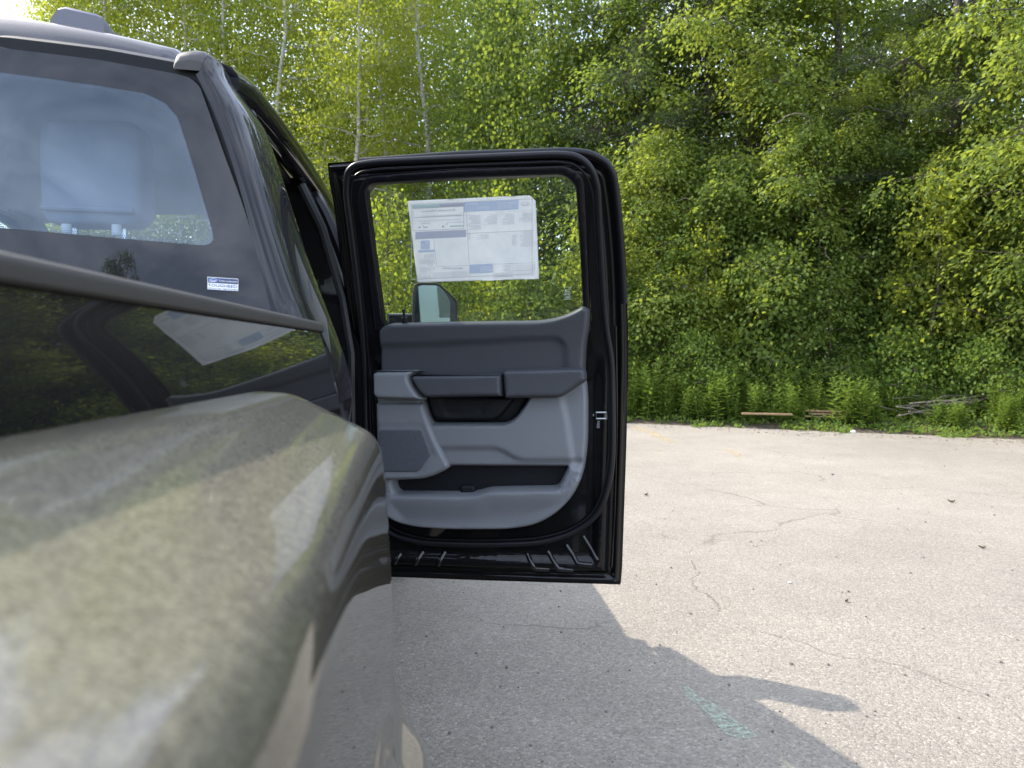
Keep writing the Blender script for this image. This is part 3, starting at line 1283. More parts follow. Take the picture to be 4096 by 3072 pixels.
# speaker pod
POD = [(1500, 1612), (1690, 1612), (1705, 1665), (1742, 1760, .03), (1800, 1871, .02), (1745, 1901, .04), (1690, 1919, .03), (1560, 1924), (1505, 1924)]
SPK = dpoly([(1508, 1697, .015), (1685, 1697, .015), (1732, 1815, .012), (1680, 1898, .02), (1500, 1896)], .104, .01)
pad('speaker_pod', POD, .080, .104, TRIM_L, RDOOR, rim=.014, step=.009, extra=lambda q, d: -.005 * sm(np.abs(sdf(SPK, q)), .0035, .0) - .003 * sm(sdf(SPK, q), 0, .004))
pad('speaker_grille', [(1516, 1718, .01), (1687, 1718, .01), (1725, 1817, .01), (1675, 1889, .015), (1510, 1888)], .098, .104, GRILLE, RDOOR, rim=.006, pxw=.102, step=.014)
# armrest: grey front block, dark pads
pad('switch_block', [(1482, 1492, .012), (1500, 1483), (1660, 1481, .01), (1632, 1508, .01), (1650, 1548), (1690, 1604, .012), (1640, 1604), (1500, 1600, .015), (1484, 1580, .02)], .07, .148, TRIM_L, RDOOR, rim=.014, step=.009)
pad('armrest_pad', [(1634, 1510, .01), (1650, 1498, .008), (2004, 1494, .006), (2007, 1590, .006), (1695, 1595, .02), (1664, 1565, .02)], .07, .150, TRIM_D, RDOOR, rim=.013, step=.009)
pad('armrest_rear', [(2003, 1486, .01), (2014, 1477, .01), (2325, 1470, .01), (2343, 1484, .01), (2345, 1524, .01), (2243, 1594, .02), (2012, 1598, .01), (2008, 1540)], .07, .136, TRIM_D, RDOOR, rim=.014, step=.009)
m = MB()
for (a, b, w_) in ((1640, 1488, .12),):
    pass
tp = [duv(1500, 1488, .13), duv(1665, 1484, .13), duv(1900, 1496, .13)]
zt = tp[0][1]
m.grid([[D(u, zt + .004, w) for u in np.linspace(tp[0][0], tp[0][0] + .16, 3)] for w in (.06, .135)])
m.build('switch_top', TRIM_L, RDOOR)
u0, u1, za = duv(1650, 1500, .14)[0], duv(2003, 1500, .14)[0], duv(1900, 1500, .14)[1]
m = MB().grid([[D(u, za, w) for u in (u0, u1)] for w in (.06, .14)])
m.build('armrest_top', TRIM_B, RDOOR)
pad('door_pull_slot', [(1812, 1500), (1812, 1478, .008), (1820, 1470, .008), (1900, 1470, .008), (1908, 1478, .008), (1908, 1500)], .07, .0745, TRIM_B, RDOOR, rim=.004, pxw=.08, step=.012)

# pressed ribs of the inner panel
RIBM = paint('rib_paint', .002, .01, base=(.002, .002, .003), coatr=.03)


def rib(pts, wd=.0095, lift=-.003):
    ol = [duv(a, b, .02) for a, b in pts]
    q_ = resample(ol, .012, False)
    hh = shell_h(q_, None)
    return MB().tube([D(a, b, h + lift) for (a, b), h in zip(q_, hh)], wd, 10).build('pressed_rib', RIBM, RDOOR)


for r_ in ([(2108, 2218), (2139, 2272), (2196, 2277)], [(2188, 2207), (2234, 2272), (2291, 2280)], [(2263, 2181), (2310, 2252), (2368, 2258)], [(2331, 2146), (2390, 2240)],
           [(1602, 2217), (1579, 2251)], [(1690, 2210), (1661, 2255)], [(1778, 2210), (1753, 2258)]):
    rib(r_)
rib([(1925, 2299), (2337, 2311)], .0055)
rib([(1580, 2272), (1960, 2280), (2350, 2290)], .0035)
rib([(2462, 1300), (2469, 1700), (2459, 2063), (2446, 2280)], .007)
# bolts
for a, b in ((2376, 2068), (2346, 2104), (2400, 2045)):
    u_, z_ = duv(a, b, .016)
    m = MB().tube([D(u_, z_, .005), D(u_, z_, .018)], .0075, 6).tube([D(u_, z_, .018), D(u_, z_, .022)], .0045, 10)
    m.build('bolt', RIBM, RDOOR)
for a, b in ((1676, 2182), (1800, 2186), (1925, 2189), (2184, 2179)):
    u_, z_ = duv(a, b, .03)
    MB().tube([D(u_, z_, .034), D(u_, z_, .0375)], .004, 8).build('seal_clip', FRAMEB, RDOOR)
# latch
LATCH = mat('latch_steel')[0]
setp(LATCH.node_tree.nodes['Principled BSDF'], (.30, .30, .30), .3, 1)
lt = [(2385, 1650), (2424, 1650), (2424, 1675), (2385, 1675)]
lq = [duv(a, b, .03) for a, b in lt]
m = MB().tube([D(lq[1][0], lq[1][1], .030), D(lq[0][0], lq[0][1], .030), D(lq[3][0], lq[3][1], .030), D(lq[2][0], lq[2][1], .030)], .0042, 8)
m.tube([D(lq[1][0] - .002, lq[1][1] + .003, .024), D(lq[2][0] - .002, lq[2][1] - .003, .024)], .009, 8)
m.build('latch', LATCH, RDOOR)
# wiring boot
m = MB()
p0, p1 = D(*duv(1432, 1545, .0), -.03), D(*duv(1440, 1720, .0), -.03)
pth = [p0 + Vector((-.04, 0, .02)), p0, p0.lerp(p1, .3), p0.lerp(p1, .6), p1]
pth = smooth3(pth, 10)
m.tube(pth, [.013 + (.003 if i % 2 else 0) for i in range(len(pth))], 10)
m.build('wiring_boot', RUBBER, RDOOR)
# hinges
for py in (1440, 1980):
    c = D(*duv(1432, py, -.03), -.03)
    bevel(MB().box(c, (.08, .05, .07)).build('hinge', JAMB, RDOOR, smooth=False), .006)


# ------------------------------------------------------------------ writing
def flat(name, col, rough=.6, tr=0.0):
    m, n, l, b = mat(name)
    setp(b, col, rough)
    if tr:
        t = n.new('ShaderNodeBsdfTranslucent')
        t.inputs[0].default_value = (*col, 1)
        mx_ = n.new('ShaderNodeMixShader')
        mx_.inputs[0].default_value = tr
        l.new(b.outputs[0], mx_.inputs[1])
        l.new(t.outputs[0], mx_.inputs[2])
        l.new(mx_.outputs[0], n['Material Output'].inputs[0])
    return m


def text2d(body, italic=0.0, wide=1.0):
    """letter shapes as (points, faces), height 1 for capitals, starting at 0"""
    c = bpy.data.curves.new('lettering', 'FONT')
    c.body = body
    c.resolution_u = 2
    c.shear = italic
    c.offset = .012
    o = bpy.data.objects.new('lettering', c)
    COL.objects.link(o)
    bpy.context.view_layer.update()
    me = bpy.data.meshes.new_from_object(o.evaluated_get(bpy.context.evaluated_depsgraph_get()))
    v = np.array([(p.co.x, p.co.y) for p in me.vertices])
    f = [tuple(p.vertices) for p in me.polygons]
    bpy.data.objects.remove(o)
    bpy.data.curves.remove(c)
    bpy.data.meshes.remove(me)
    v[:, 0] -= v[:, 0].min()
    v /= .70
    return v, f


# --- price sheet stuck inside the open door's window
SLOPE = -.0468


def P8(x, y):
    return duv(1600 + x * .27125, 760 + y * .27125, .004)


sh = [(110, 162, .004), (1908, 79, .003), (2000, 160, .003), (2052, 1312, .004), (255, 1365, .004)]
ol = fillet([P8(p[0], p[1]) + (p[2],) for p in sh], .003, 4)
PAPER, n, l, b = mat('translucent_paper')
cr = noise(n, l, 14, 6, .7, sc=(1, 1, 1))
pc = mixc(n, l, ramp(n, l, cr, [(.3, 0.0), (.7, 1.0)]), (.74, .76, .78), (.84, .85, .86))
l.new(pc, b.inputs['Base Color'])
setp(b, None, .75)
t = n.new('ShaderNodeBsdfTranslucent')
l.new(pc, t.inputs[0])
mx_ = n.new('ShaderNodeMixShader')
mx_.inputs[0].default_value = .38
l.new(b.outputs[0], mx_.inputs[1])
l.new(t.outputs[0], mx_.inputs[2])
l.new(mx_.outputs[0], n['Material Output'].inputs[0])
bump(n, l, b, cr, .15, .004)
q, w, f = relief(ol, lambda q, d: .004 + 0 * d, .03, (.004,))
v = dmap(q, w)
SHEET = mk('price_sheet', v, f, PAPER, None, sharp=None)
tag(SHEET, 'white printed price sheet with reversed lettering stuck on the open door window', 'sticker')
so = SHEET.modifiers.new('thickness', 'SOLIDIFY')
so.thickness = .0004


class Print:
    def __init__(s, fn, w):
        s.m, s.fn, s.w = MB(), fn, w

    def rect(s, x0, y0, x1, y1, sl=None):
        k = s.sl if sl is None else sl
        n_ = 6
        for i in range(n_):
            a, b = x0 + (x1 - x0) * i / n_, x0 + (x1 - x0) * (i + 1) / n_
            pts = [s.fn(a, y0 + (a - x0) * k), s.fn(b, y0 + (b - x0) * k), s.fn(b, y1 + (b - x0) * k), s.fn(a, y1 + (a - x0) * k)]
            s.m.add([s.place(p) for p in pts], [(0, 1, 2, 3)])

    def place(s, p):
        return D(p[0], p[1], s.w)

    def frame(s, x0, y0, x1, y1, t=4):
        s.rect(x0, y0, x1, y0 + t)
        s.rect(x0, y1, x1, y1 + t)
        s.rect(x0, y0, x0 + t, y1)
        e = (x1 - x0) * s.sl
        s.rect(x1 - t, y0 + e, x1, y1 + e)

    def text(s, body, x, y, h, mirror=True, width=None, italic=0.0):
        v, f = text2d(body, italic)
        k = h
        kx = h if width is None else width / v[:, 0].max()
        pts = []
        for a, b in v:
            xx = (x - a * kx) if mirror else (x + a * kx)
            pts.append(s.place(s.fn(xx, y - b * k + (xx - x) * s.sl)))
        s.m.add(pts, f)

    def ell(s, x, y, rx, ry, ring=None):
        n_ = 28
        o_ = [s.place(s.fn(x + rx * math.cos(a), y + ry * math.sin(a))) for a in np.linspace(0, 2 * math.pi, n_ + 1)[:-1]]
        if ring:
            i_ = [s.place(s.fn(x + (rx - ring) * math.cos(a), y + (ry - ring) * math.sin(a))) for a in np.linspace(0, 2 * math.pi, n_ + 1)[:-1]]
            s.m.grid([o_, i_], close=True)
        else:
            s.m.add(o_, [tuple(range(n_))])


def pr(w=.0049):
    p = Print(P8, w)
    p.sl = SLOPE
    return p


C_BLUE = flat('pale_blue_print', (.56, .65, .79), .8, .35)
C_SLATE = flat('slate_print', (.52, .54, .64), .8, .35)
C_TEAL = flat('pale_teal_print', (.52, .66, .66), .8, .35)
C_INK = flat('grey_ink', (.47, .48, .53), .8, .35)
C_PALE = flat('pale_ink', (.58, .60, .65), .8, .35)
C_WH = flat('white_print', (.82, .84, .86), .8, .35)
rnd_ = random.Random(7)
for nm, mt, rc_ in (('blue_band', C_BLUE, ((945, 182, 1750, 325), (270, 890, 515, 923), (1030, 1100, 1365, 1232), (305, 748, 440, 878))), ('slate_band', C_SLATE, ((580, 205, 940, 252), (228, 620, 975, 728))), ('teal_band', C_TEAL, ((175, 225, 578, 272), (735, 527, 945, 548)))):
    for q_ in rc_:
        a = pr()
        a.rect(*q_)
        a.m.build(nm, mt, SHEET, False)
a = pr(.0052)
a.frame(165, 213, 1952, 1318, 5)
a.frame(188, 272, 945, 602, 6)
a.rect(202, 405, 945, 411)
a.rect(945, 185, 950, 330)
a.rect(975, 640, 1975, 645)
for x0, y0, x1, y1 in ((497, 725, 540, 1120), (978, 330, 1030, 1290)):
    N = 10
    for i in range(N):
        t0, t1 = i / N, (i + 1) / N
        xa, ya, xb, yb = x0 + (x1 - x0) * t0, y0 + (y1 - y0) * t0, x0 + (x1 - x0) * t1, y0 + (y1 - y0) * t1
        a.m.add([a.place(P8(xa, ya)), a.place(P8(xa + 4, ya)), a.place(P8(xb + 4, yb)), a.place(P8(xb, yb))], [(0, 1, 2, 3)])
a.rect(540, 1130, 1030, 1134)
a.frame(1372, 1095, 1672, 1280, 3)
a.frame(1560, 1090, 1990, 1195, 3)
a.frame(290, 1195, 450, 1300, 3)
a.text('Environmental Performance', 812, 305, 27, width=492)
a.text('California Air Resources Board', 935, 226, 15, width=345)
a.text('Smog Rating', 445, 494, 15, width=130)
a.text('Greenhouse Gas Rating', 945, 476, 15, width=250)
a.ell(1850, 205, 66, 28, 5)
a.text('Ford', 1898, 222, 26, italic=.3, width=92)
a.ell(450, 1105, 38, 14, 3)
a.ell(368, 1221, 38, 16, 3)
for x in range(630, 930, 9):
    a.rect(x, 1143, x + rnd_.choice((3, 4, 6)), 1168)
for x, y in ((635, 540), (290, 552)):
    a.rect(x - 14, y - 12, x + 14, y + 12)
for x, y in ((688, 510), (342, 532)):
    a.ell(x, y, 16, 14, 4)
a.rect(345, 545, 408, 560)
a.m.build('grey_lettering', C_INK, SHEET, False)['kind'] = 'stuff'
a = pr(.0054)
a.text('SUPER DUTY', 1718, 205, 28, width=285)
a.text('E29512', 1138, 218, 28, width=165)
a.text('49', 432, 790, 34, width=58)
a.text('TOTAL MSRP', 1348, 1130, 15, width=140)
for k in range(3):
    a.rect(1180, 1150 + 22 * k, 1350, 1158 + 22 * k)
for k in range(4):
    a.rect(1440, 230 + 14 * k, 1660 - 20 * (k % 2), 234 + 14 * k)
    a.rect(1120 + 30 * (k % 2), 248 + 13 * k, 1320, 252 + 13 * k)
for k in range(6):
    a.rect(315, 800 + 13 * k, 432, 804 + 13 * k)
a.m.build('white_lettering', C_WH, SHEET, False)['kind'] = 'stuff'
a = pr(.0051)


def lines(x1, y, nmin, nmax, count, dy=11):
    for k in range(count):
        L = rnd_.uniform(nmin, nmax)
        yy = y + k * dy
        x = x1 - L
        while x < x1 - 6:
            wd = rnd_.uniform(8, 30)
            xe = min(x + wd, x1)
            a.rect(x, yy + (x - x1) * SLOPE, xe, yy + (x - x1) * SLOPE + 4.5)
            x = xe + 5


lines(1190, 365, 120, 200, 13)
lines(1435, 355, 90, 200, 14)
lines(1690, 345, 110, 195, 15)
lines(1950, 330, 120, 200, 13)
lines(1195, 520, 110, 190, 6)
lines(1965, 605, 130, 200, 21)
lines(1310, 650, 90, 200, 6, 13)
lines(1720, 660, 60, 75, 15)
lines(1950, 300, 320, 370, 1)
lines(1040, 635, 30, 50, 8, 13)
lines(900, 355, 560, 680, 3)
lines(905, 425, 500, 640, 2, 12)
lines(1010, 1195, 480, 560, 8, 12)
lines(510, 940, 130, 160, 6, 12)
lines(515, 1020, 220, 240, 6, 12)
lines(525, 1135, 220, 240, 4, 12)
lines(1985, 1100, 260, 300, 12, 14)
lines(1660, 1215, 260, 285, 6, 11)
lines(1640, 1110, 60, 150, 6, 14)
lines(440, 1262, 60, 140, 4, 11)
a.m.build('small_print', C_PALE, SHEET, False)['kind'] = 'stuff'
# glass maker's mark etched in the corner
C_ETCH = flat('etched_mark', (.55, .6, .55), .8)
e = Print(lambda x, y: duv(x, y, .0015), .0015)
e.sl = -.03
e.ell(2271, 1154, 13, 7, 1.5)
for k in range(6):
    e.rect(2262 - (k % 3) * 4, 1166 + 6 * k, 2280 + (k % 2) * 4, 1168 + 6 * k)
e.m.build('glass_mark', C_ETCH, RDOOR, False)['kind'] = 'stuff'
# marks under the latch
e = Print(lambda x, y: duv(x, y, .024), .0255)
e.sl = 0
e.frame(2388, 1694, 2402, 1710, 1.5)
for k in range(3):
    e.rect(2390, 1684 + 3 * k, 2400 - 3 * k, 1686 + 3 * k)
    e.rect(2391, 1698 + 4 * k, 2399, 1699.5 + 4 * k)
e.rect(2372, 1656, 2375, 1664)
e.m.build('latch_marks', C_INK, RDOOR, False)['kind'] = 'stuff'

# --- bedliner sticker on the rear window
class RPrint(Print):
    def place(s, p):
        q_ = np.array([p])
        return glassmap(q_, np.array([s.w]))[0]


def rfn(x, y):
    # pixel -> (x, z) on the raked, slightly curved pane
    p = rear(x, y)
    for _ in range(3):
        c = .045 * np.clip((abs(p.x - XC) - .3) / .6, 0, 1) ** 2
        p = rear(x, y, c)
    return (p.x, p.z)


def rp_(w):
    p = RPrint(rfn, w)
    p.sl = .064
    return p


C_WHS = flat('white_vinyl', (.80, .80, .81), .4)
C_NAVY = flat('navy_vinyl', (.035, .055, .13), .35)
C_LOGO = flat('blue_logo', (.03, .12, .38), .35)
a = rp_(.0030)
a.rect(832, 1108, 955, 1157.5)
BS = a.m.build('bedliner_sticker', C_WHS, None, False)
tag(BS, 'small white and navy bedliner sticker low on the rear window glass', 'sticker')
BS.modifiers.new('thickness', 'SOLIDIFY').thickness = .0004
a = rp_(.0036)
a.rect(834, 1110, 953.5, 1131)
a.text('TOUGHBED', 834, 1145.5, 10.5, False, width=117)
a.text('SPRAY-IN  BEDLINER', 834, 1156, 5.5, False, width=119)
a.m.build('navy_lettering', C_NAVY, BS, False)['kind'] = 'stuff'
a = rp_(.0040)
a.ell(855, 1121.5, 17, 7, 1.3)
a.text('Ford', 844, 1126, 7, False, width=22, italic=.3)
a.rect(879, 1117, 880.2, 1128)
a.text('FORD ACCESSORIES', 884, 1127, 5, False, width=66)
a.m.build('white_lettering', C_WHS, BS, False)['kind'] = 'stuff'
a = rp_(.0038)
a.ell(855, 1121.5, 16, 6.2)
a.m.build('logo_oval', C_LOGO, BS, False)

# ------------------------------------------------------------------ ground
E0 = np.array((3.45, 14.25))
ES = np.array((.877, -.48))
EN = np.array((.48, .877))


def edge_pt(s, n=0.0):
    p = E0 + ES * s + EN * n
    return float(p[0]), float(p[1])


def col_pt(px, depth, z=0.0):
    """ground point under picture column px at a camera distance"""
    p = CAM + (FH + R_ * ((px - CXP) / FPX)) * depth
    return Vector((p.x, p.y, z))


def m_asphalt():
    m, n, l, b = mat('worn_asphalt')
    c = n.new('ShaderNodeTexCoord')
    v = c.outputs['Object']
    big = noise(n, l, .35, 6, .6, vec=v)
    mid = noise(n, l, 2.2, 6, .65, vec=v)
    vor = n.new('ShaderNodeTexVoronoi')
    vor.inputs['Scale'].default_value = 105
    l.new(v, vor.inputs['Vector'])
    vc = n.new('ShaderNodeSeparateColor')
    l.new(vor.outputs['Color'], vc.inputs[0])
    grain = ramp(n, l, vc.outputs['Red'], [(0.0, (.225, .202, .173)), (.28, (.28, .251, .213)), (.6, (.312, .279, .235)), (.86, (.338, .302, .253)), (1.0, (.42, .38, .32))])
    pit = ramp(n, l, noise(n, l, 260, 3, .7, vec=v), [(.32, .6), (.5, 1.0)])
    tone = ramp(n, l, big, [(.3, .86), (.7, 1.10)])
    tone2 = ramp(n, l, mid, [(.3, .92), (.7, 1.05)])
    t = math_(n, l, 'MULTIPLY', tone, tone2)
    t = math_(n, l, 'MULTIPLY', t, pit)
    # cracks
    dn = n.new('ShaderNodeTexNoise')
    dn.inputs['Scale'].default_value = 1.3
    dn.inputs['Detail'].default_value = 6
    l.new(v, dn.inputs['Vector'])
    va = n.new('ShaderNodeVectorMath')
    va.operation = 'MULTIPLY_ADD'
    va.inputs[1].default_value = (.9, .9, 0)
    l.new(dn.outputs['Color'], va.inputs[0])
    l.new(v, va.inputs[2])
    cv = n.new('ShaderNodeTexVoronoi')
    cv.feature = 'DISTANCE_TO_EDGE'
    cv.inputs['Scale'].default_value = .42
    l.new(va.outputs[0], cv.inputs['Vector'])
    ck = ramp(n, l, cv.outputs['Distance'], [(.0012, 1.0), (.0050, 0.0)])
    gate = ramp(n, l, noise(n, l, .8, 3, .6, vec=v), [(.47, 0.0), (.56, 1.0)])
    ck = math_(n, l, 'MULTIPLY', ck, gate)
    ck2 = math_(n, l, 'MULTIPLY_ADD', ck, -.30, 1.0)
    t = math_(n, l, 'MULTIPLY', t, ck2)
    mul = n.new('ShaderNodeMix')
    mul.data_type = 'RGBA'
    mul.blend_type = 'MULTIPLY'
    mul.inputs['Factor'].default_value = 1
    l.new(grain, mul.inputs['A'])
    cc = n.new('ShaderNodeCombineColor')
    for k in range(3):
        l.new(t, cc.inputs[k])
    l.new(cc.outputs[0], mul.inputs['B'])
    l.new(mul.outputs['Result'], b.inputs['Base Color'])
    setp(b, None, .88, 0, .25)
    hh = math_(n, l, 'ADD', math_(n, l, 'MULTIPLY', vor.outputs['Distance'], -1.0), pit)
    hh = math_(n, l, 'MULTIPLY_ADD', ck, -1.5, hh)
    bump(n, l, b, hh, .75, .006)
    return m


ASPH = m_asphalt()
rr = random.Random(3)
pts = []
for s in np.arange(-60, 60.1, .22):
    x, y = edge_pt(s, .14 * math.sin(s * .9) + .09 * math.sin(s * 2.7 + 1) + rr.uniform(-.12, .12))
    pts.append((x, y, 0.0))
far = [edge_pt(60, -90), edge_pt(-60, -90)]
lot = mk('parking_lot', pts + [(a, b, 0.0) for a, b in far], [tuple(range(len(pts) + 2))[::-1]], ASPH, None, False)
tag(lot, kind='structure')

m_, n, l, b = mat('forest_soil')
l.new(mixc(n, l, noise(n, l, 3, 6, .7), (.035, .027, .018), (.10, .075, .045)), b.inputs['Base Color'])
setp(b, None, .95)
bump(n, l, b, noise(n, l, 12, 6, .7), .8, .05)
SOIL = m_


def soil_z(s, n_):
    t = max(0, n_ + .3)
    return -.03 + .30 * (1 - math.exp(-t / 1.2)) + .05 * math.sin(s * .8 + n_) * min(1, t) + .02 * max(0, n_ - 3)


rows = []
for n_ in (-.4, -.15, 0, .2, .5, .9, 1.4, 2, 3, 4.5, 7, 10, 15, 22, 40, 80):
    rows.append([Vector((*edge_pt(s, n_), soil_z(s, n_) - (.03 if n_ < -.3 else 0))) for s in np.arange(-70, 70.1, .7)])
tag(MB().grid(rows, flip=False).build('forest_floor', SOIL), kind='structure')
tag(MB().grid([[Vector((x, y, -.12)) for x in (-900, 900)] for y in (-900, 900)], flip=True).build('ground', SOIL), kind='structure')


# paint remnants on the asphalt
def worn_paint(name, col, lo, hi, scale=14):
    m, n, l, b = mat(name)
    setp(b, col, .8)
    t = n.new('ShaderNodeBsdfTransparent')
    mx_ = n.new('ShaderNodeMixShader')
    k = ramp(n, l, noise(n, l, scale, 8, .75), [(lo, 0.0), (hi, 1.0)])
    l.new(k, mx_.inputs[0])
    l.new(t.outputs[0], mx_.inputs[1])
    l.new(b.outputs[0], mx_.inputs[2])
    l.new(mx_.outputs[0], n['Material Output'].inputs[0])
    return m


YEL = worn_paint('worn_yellow_paint', (.55, .42, .18), .49, .66, 11)
GRN = worn_paint('faded_green_spray', (.40, .49, .38), .42, .72, 45)


def patch(name, pts, mat_, z=.004):
    v = [on_z(a, b, z) for a, b in pts]
    o = mk(name, v, [tuple(range(len(v)))], mat_, lot, False)
    return o


patch('parking_line', [(2528, 1702), (2560, 1704), (2620, 1728), (2705, 1766), (2690, 1776), (2600, 1742), (2530, 1712)], YEL)
patch('parking_line', [(2890, 1796), (2935, 1799), (2985, 1826), (2945, 1829), (2920, 1812)], YEL)
patch('parking_line', [(2610, 1798), (2662, 1800), (2660, 1807), (2612, 1805)], YEL)
patch('parking_line', [(2760, 1680), (2870, 1692), (2868, 1697), (2758, 1686)], YEL)
patch('parking_line', [(3170, 1706), (3250, 1714), (3240, 1719), (3166, 1711)], YEL)
patch('spray_mark', [(2718, 2735), (2760, 2750), (2795, 2790), (2860, 2815), (2930, 2875), (3000, 2915), (3035, 2945), (2960, 2955), (2900, 2935), (2860, 2890), (2800, 2830), (2750, 2790)], GRN)

# scraps lying on the asphalt
LEAFD = plastic('dry_leaf', (.10, .07, .04), .8)
PEB = plastic('pebble', (.16, .15, .14), .9)
WSTONE = plastic('pale_stone', (.7, .68, .64), .9)


def scrap(px, py, size, mat_, label, kind):
    c = on_z(px, py)
    m = MB()
    r = random.Random(px)
    if kind == 'leaf':
        k = 7
        ang = r.uniform(0, 6)
        rows = []
        for t in np.linspace(0, 1, k):
            wd = size * .32 * math.sin(math.pi * (t * .9 + .06)) + .001
            bend = size * .35 * (t - .5) ** 2 * 3
            for sd in (-1, 0, 1):
                x, y = (t - .5) * size, sd * wd
                rows.append(Vector((c.x + x * math.cos(ang) - y * math.sin(ang), c.y + x * math.sin(ang) + y * math.cos(ang), .003 + bend + abs(sd) * size * .22)))
        m.grid([rows[i * 3:i * 3 + 3] for i in range(k)])
        o = m.build('dry_leaf', mat_)
    else:
        rows = []
        for i in range(5):
            a = -math.pi / 2 + math.pi * i / 4
            rows.append([Vector((c.x + size * .5 * math.cos(a) * math.cos(b) * r.uniform(.8, 1.2), c.y + size * .4 * math.cos(a) * math.sin(b) * r.uniform(.8, 1.2), size * .25 + size * .25 * math.sin(a))) for b in np.linspace(0, 2 * math.pi, 9)[:-1]])
        o = m.grid(rows, close=True).build('pebble', mat_)
    tag(o, label, 'leaf' if kind == 'leaf' else 'stone')
    return o


scrap(3386, 2409, .030, LEAFD, 'curled dark dry leaf on sunlit asphalt right of the door', 'leaf')
scrap(3928, 2194, .045, LEAFD, 'grey curled leaf on asphalt near the right edge of the picture', 'leaf')
scrap(3158, 2332, .024, WSTONE, 'small white stone on a crack in the sunlit asphalt', 'stone')
scrap(3500, 2847, .012, PEB, 'tiny dark pebble past the tip of the mirror shadow', 'stone')
scrap(3702, 2090, .022, PEB, 'small dark stone on the open asphalt', 'stone')
scrap(2585, 1983, .05, LEAFD, 'dark scrap of leaf on asphalt just right of the door edge', 'leaf')
scrap(3330, 1900, .04, PEB, 'dark stone lying halfway to the weeds', 'stone')
scrap(3805, 2010, .06, LEAFD, 'thin flat leaf on the asphalt halfway to the right verge', 'leaf')
GRIT = MB()
r = np.random.default_rng(5)
for _ in range(170):
    px, py = r.uniform(1650, 4096), 1720 + 1352 * r.uniform(0, 1) ** 1.5
    c = on_z(px, py)
    s_ = r.uniform(.004, .012)
    if (c - CAM).length > 14:
        continue
    GRIT.box((c.x, c.y, s_ * .4), (s_, s_ * r.uniform(.6, 1), s_ * .8), Matrix.Rotation(r.uniform(0, 6), 3, 'Z'))
tag(GRIT.build('loose_grit', PEB, None, False), 'scattered dark grit on the asphalt', 'grit', None, 'stuff')


# ------------------------------------------------------------------ vegetation
def m_leaf(name, dark, light, tdark, tlight, tr=.45, spec=.14):
    m, n, l, b = mat(name)
    g = n.new('ShaderNodeNewGeometry')
    oi = n.new('ShaderNodeObjectInfo')
    nv = ramp(n, l, noise(n, l, .9, 3, .6), [(.35, 0.0), (.68, 1.0)])
    rn = math_(n, l, 'MULTIPLY_ADD', oi.outputs['Random'], .42, math_(n, l, 'MULTIPLY', g.outputs['Random Per Island'], .30))
    rn = math_(n, l, 'MULTIPLY_ADD', nv, .30, rn)
    l.new(mixc(n, l, rn, dark, light), b.inputs['Base Color'])
    setp(b, None, .55, 0, spec)
    t = n.new('ShaderNodeBsdfTranslucent')
    l.new(mixc(n, l, rn, tdark, tlight), t.inputs[0])
    mx_ = n.new('ShaderNodeMixShader')
    mx_.inputs[0].default_value = tr
    l.new(b.outputs[0], mx_.inputs[1])
    l.new(t.outputs[0], mx_.inputs[2])
    l.new(mx_.outputs[0], n['Material Output'].inputs[0])
    return m


L_ASP = m_leaf('aspen_leaf', (.10, .14, .024), (.175, .21, .036), (.30, .37, .03), (.56, .59, .065), .52)
L_OAK = m_leaf('oak_leaf', (.08, .13, .032), (.155, .195, .046), (.20, .29, .035), (.44, .50, .065), .48)
L_MAP = m_leaf('maple_leaf', (.07, .12, .032), (.14, .18, .043), (.18, .27, .035), (.40, .46, .055), .48)
L_PIN = m_leaf('pine_needles', (.028, .045, .022), (.055, .075, .032), (.04, .06, .02), (.08, .1, .03), .2)
L_WEED = m_leaf('weed_leaf', (.10, .17, .035), (.17, .235, .05), (.18, .29, .035), (.36, .44, .06), .45)
L_BG = m_leaf('wood_leaf', (.055, .10, .026), (.115, .155, .038), (.16, .23, .03), (.36, .42, .05), .5)


def m_bark(name, a, b_, sc=(9, 9, 2.0)):
    m, n, l, b = mat(name)
    k = noise(n, l, 3.0, 7, .7, sc=sc)
    l.new(mixc(n, l, ramp(n, l, k, [(.35, 0.0), (.65, 1.0)]), a, b_), b.inputs['Base Color'])
    setp(b, None, .9)
    bump(n, l, b, k, .6, .03)
    return m


B_DARK = m_bark('dark_bark', (.035, .028, .022), (.11, .09, .07))
B_PALE = m_bark('pale_bark', (.16, .15, .13), (.50, .48, .43), (4, 4, 9))
B_TWIG = m_bark('dead_wood', (.14, .11, .085), (.32, .27, .21))


def unit(a):
    return a / (np.linalg.norm(a, axis=-1, keepdims=True) + 1e-9)


def leaf_mesh(name, pos, axis, nrm, length, width, mat_):
    """one folded four-cornered blade per leaf"""
    axis = unit(axis)
    side = unit(np.cross(axis, nrm))
    nn = np.cross(side, axis)
    L = length[:, None]
    Wd = width[:, None]
    mid = pos + axis * L * .48
    v = np.stack([pos, mid + side * Wd * .5 + nn * Wd * .12, pos + axis * L - nn * L * .06, mid - side * Wd * .5 + nn * Wd * .12], 1).reshape(-1, 3)
    N = len(pos)
    me = bpy.data.meshes.new(name)
    me.vertices.add(4 * N)
    me.vertices.foreach_set('co', v.astype(np.float32).ravel())
    me.loops.add(4 * N)
    me.loops.foreach_set('vertex_index', np.arange(4 * N, dtype=np.int32))
    me.polygons.add(N)
    me.polygons.foreach_set('loop_start', np.arange(0, 4 * N, 4, dtype=np.int32))
    me.update(calc_edges=True)
    me.validate()
    me.materials.append(mat_)
    return me


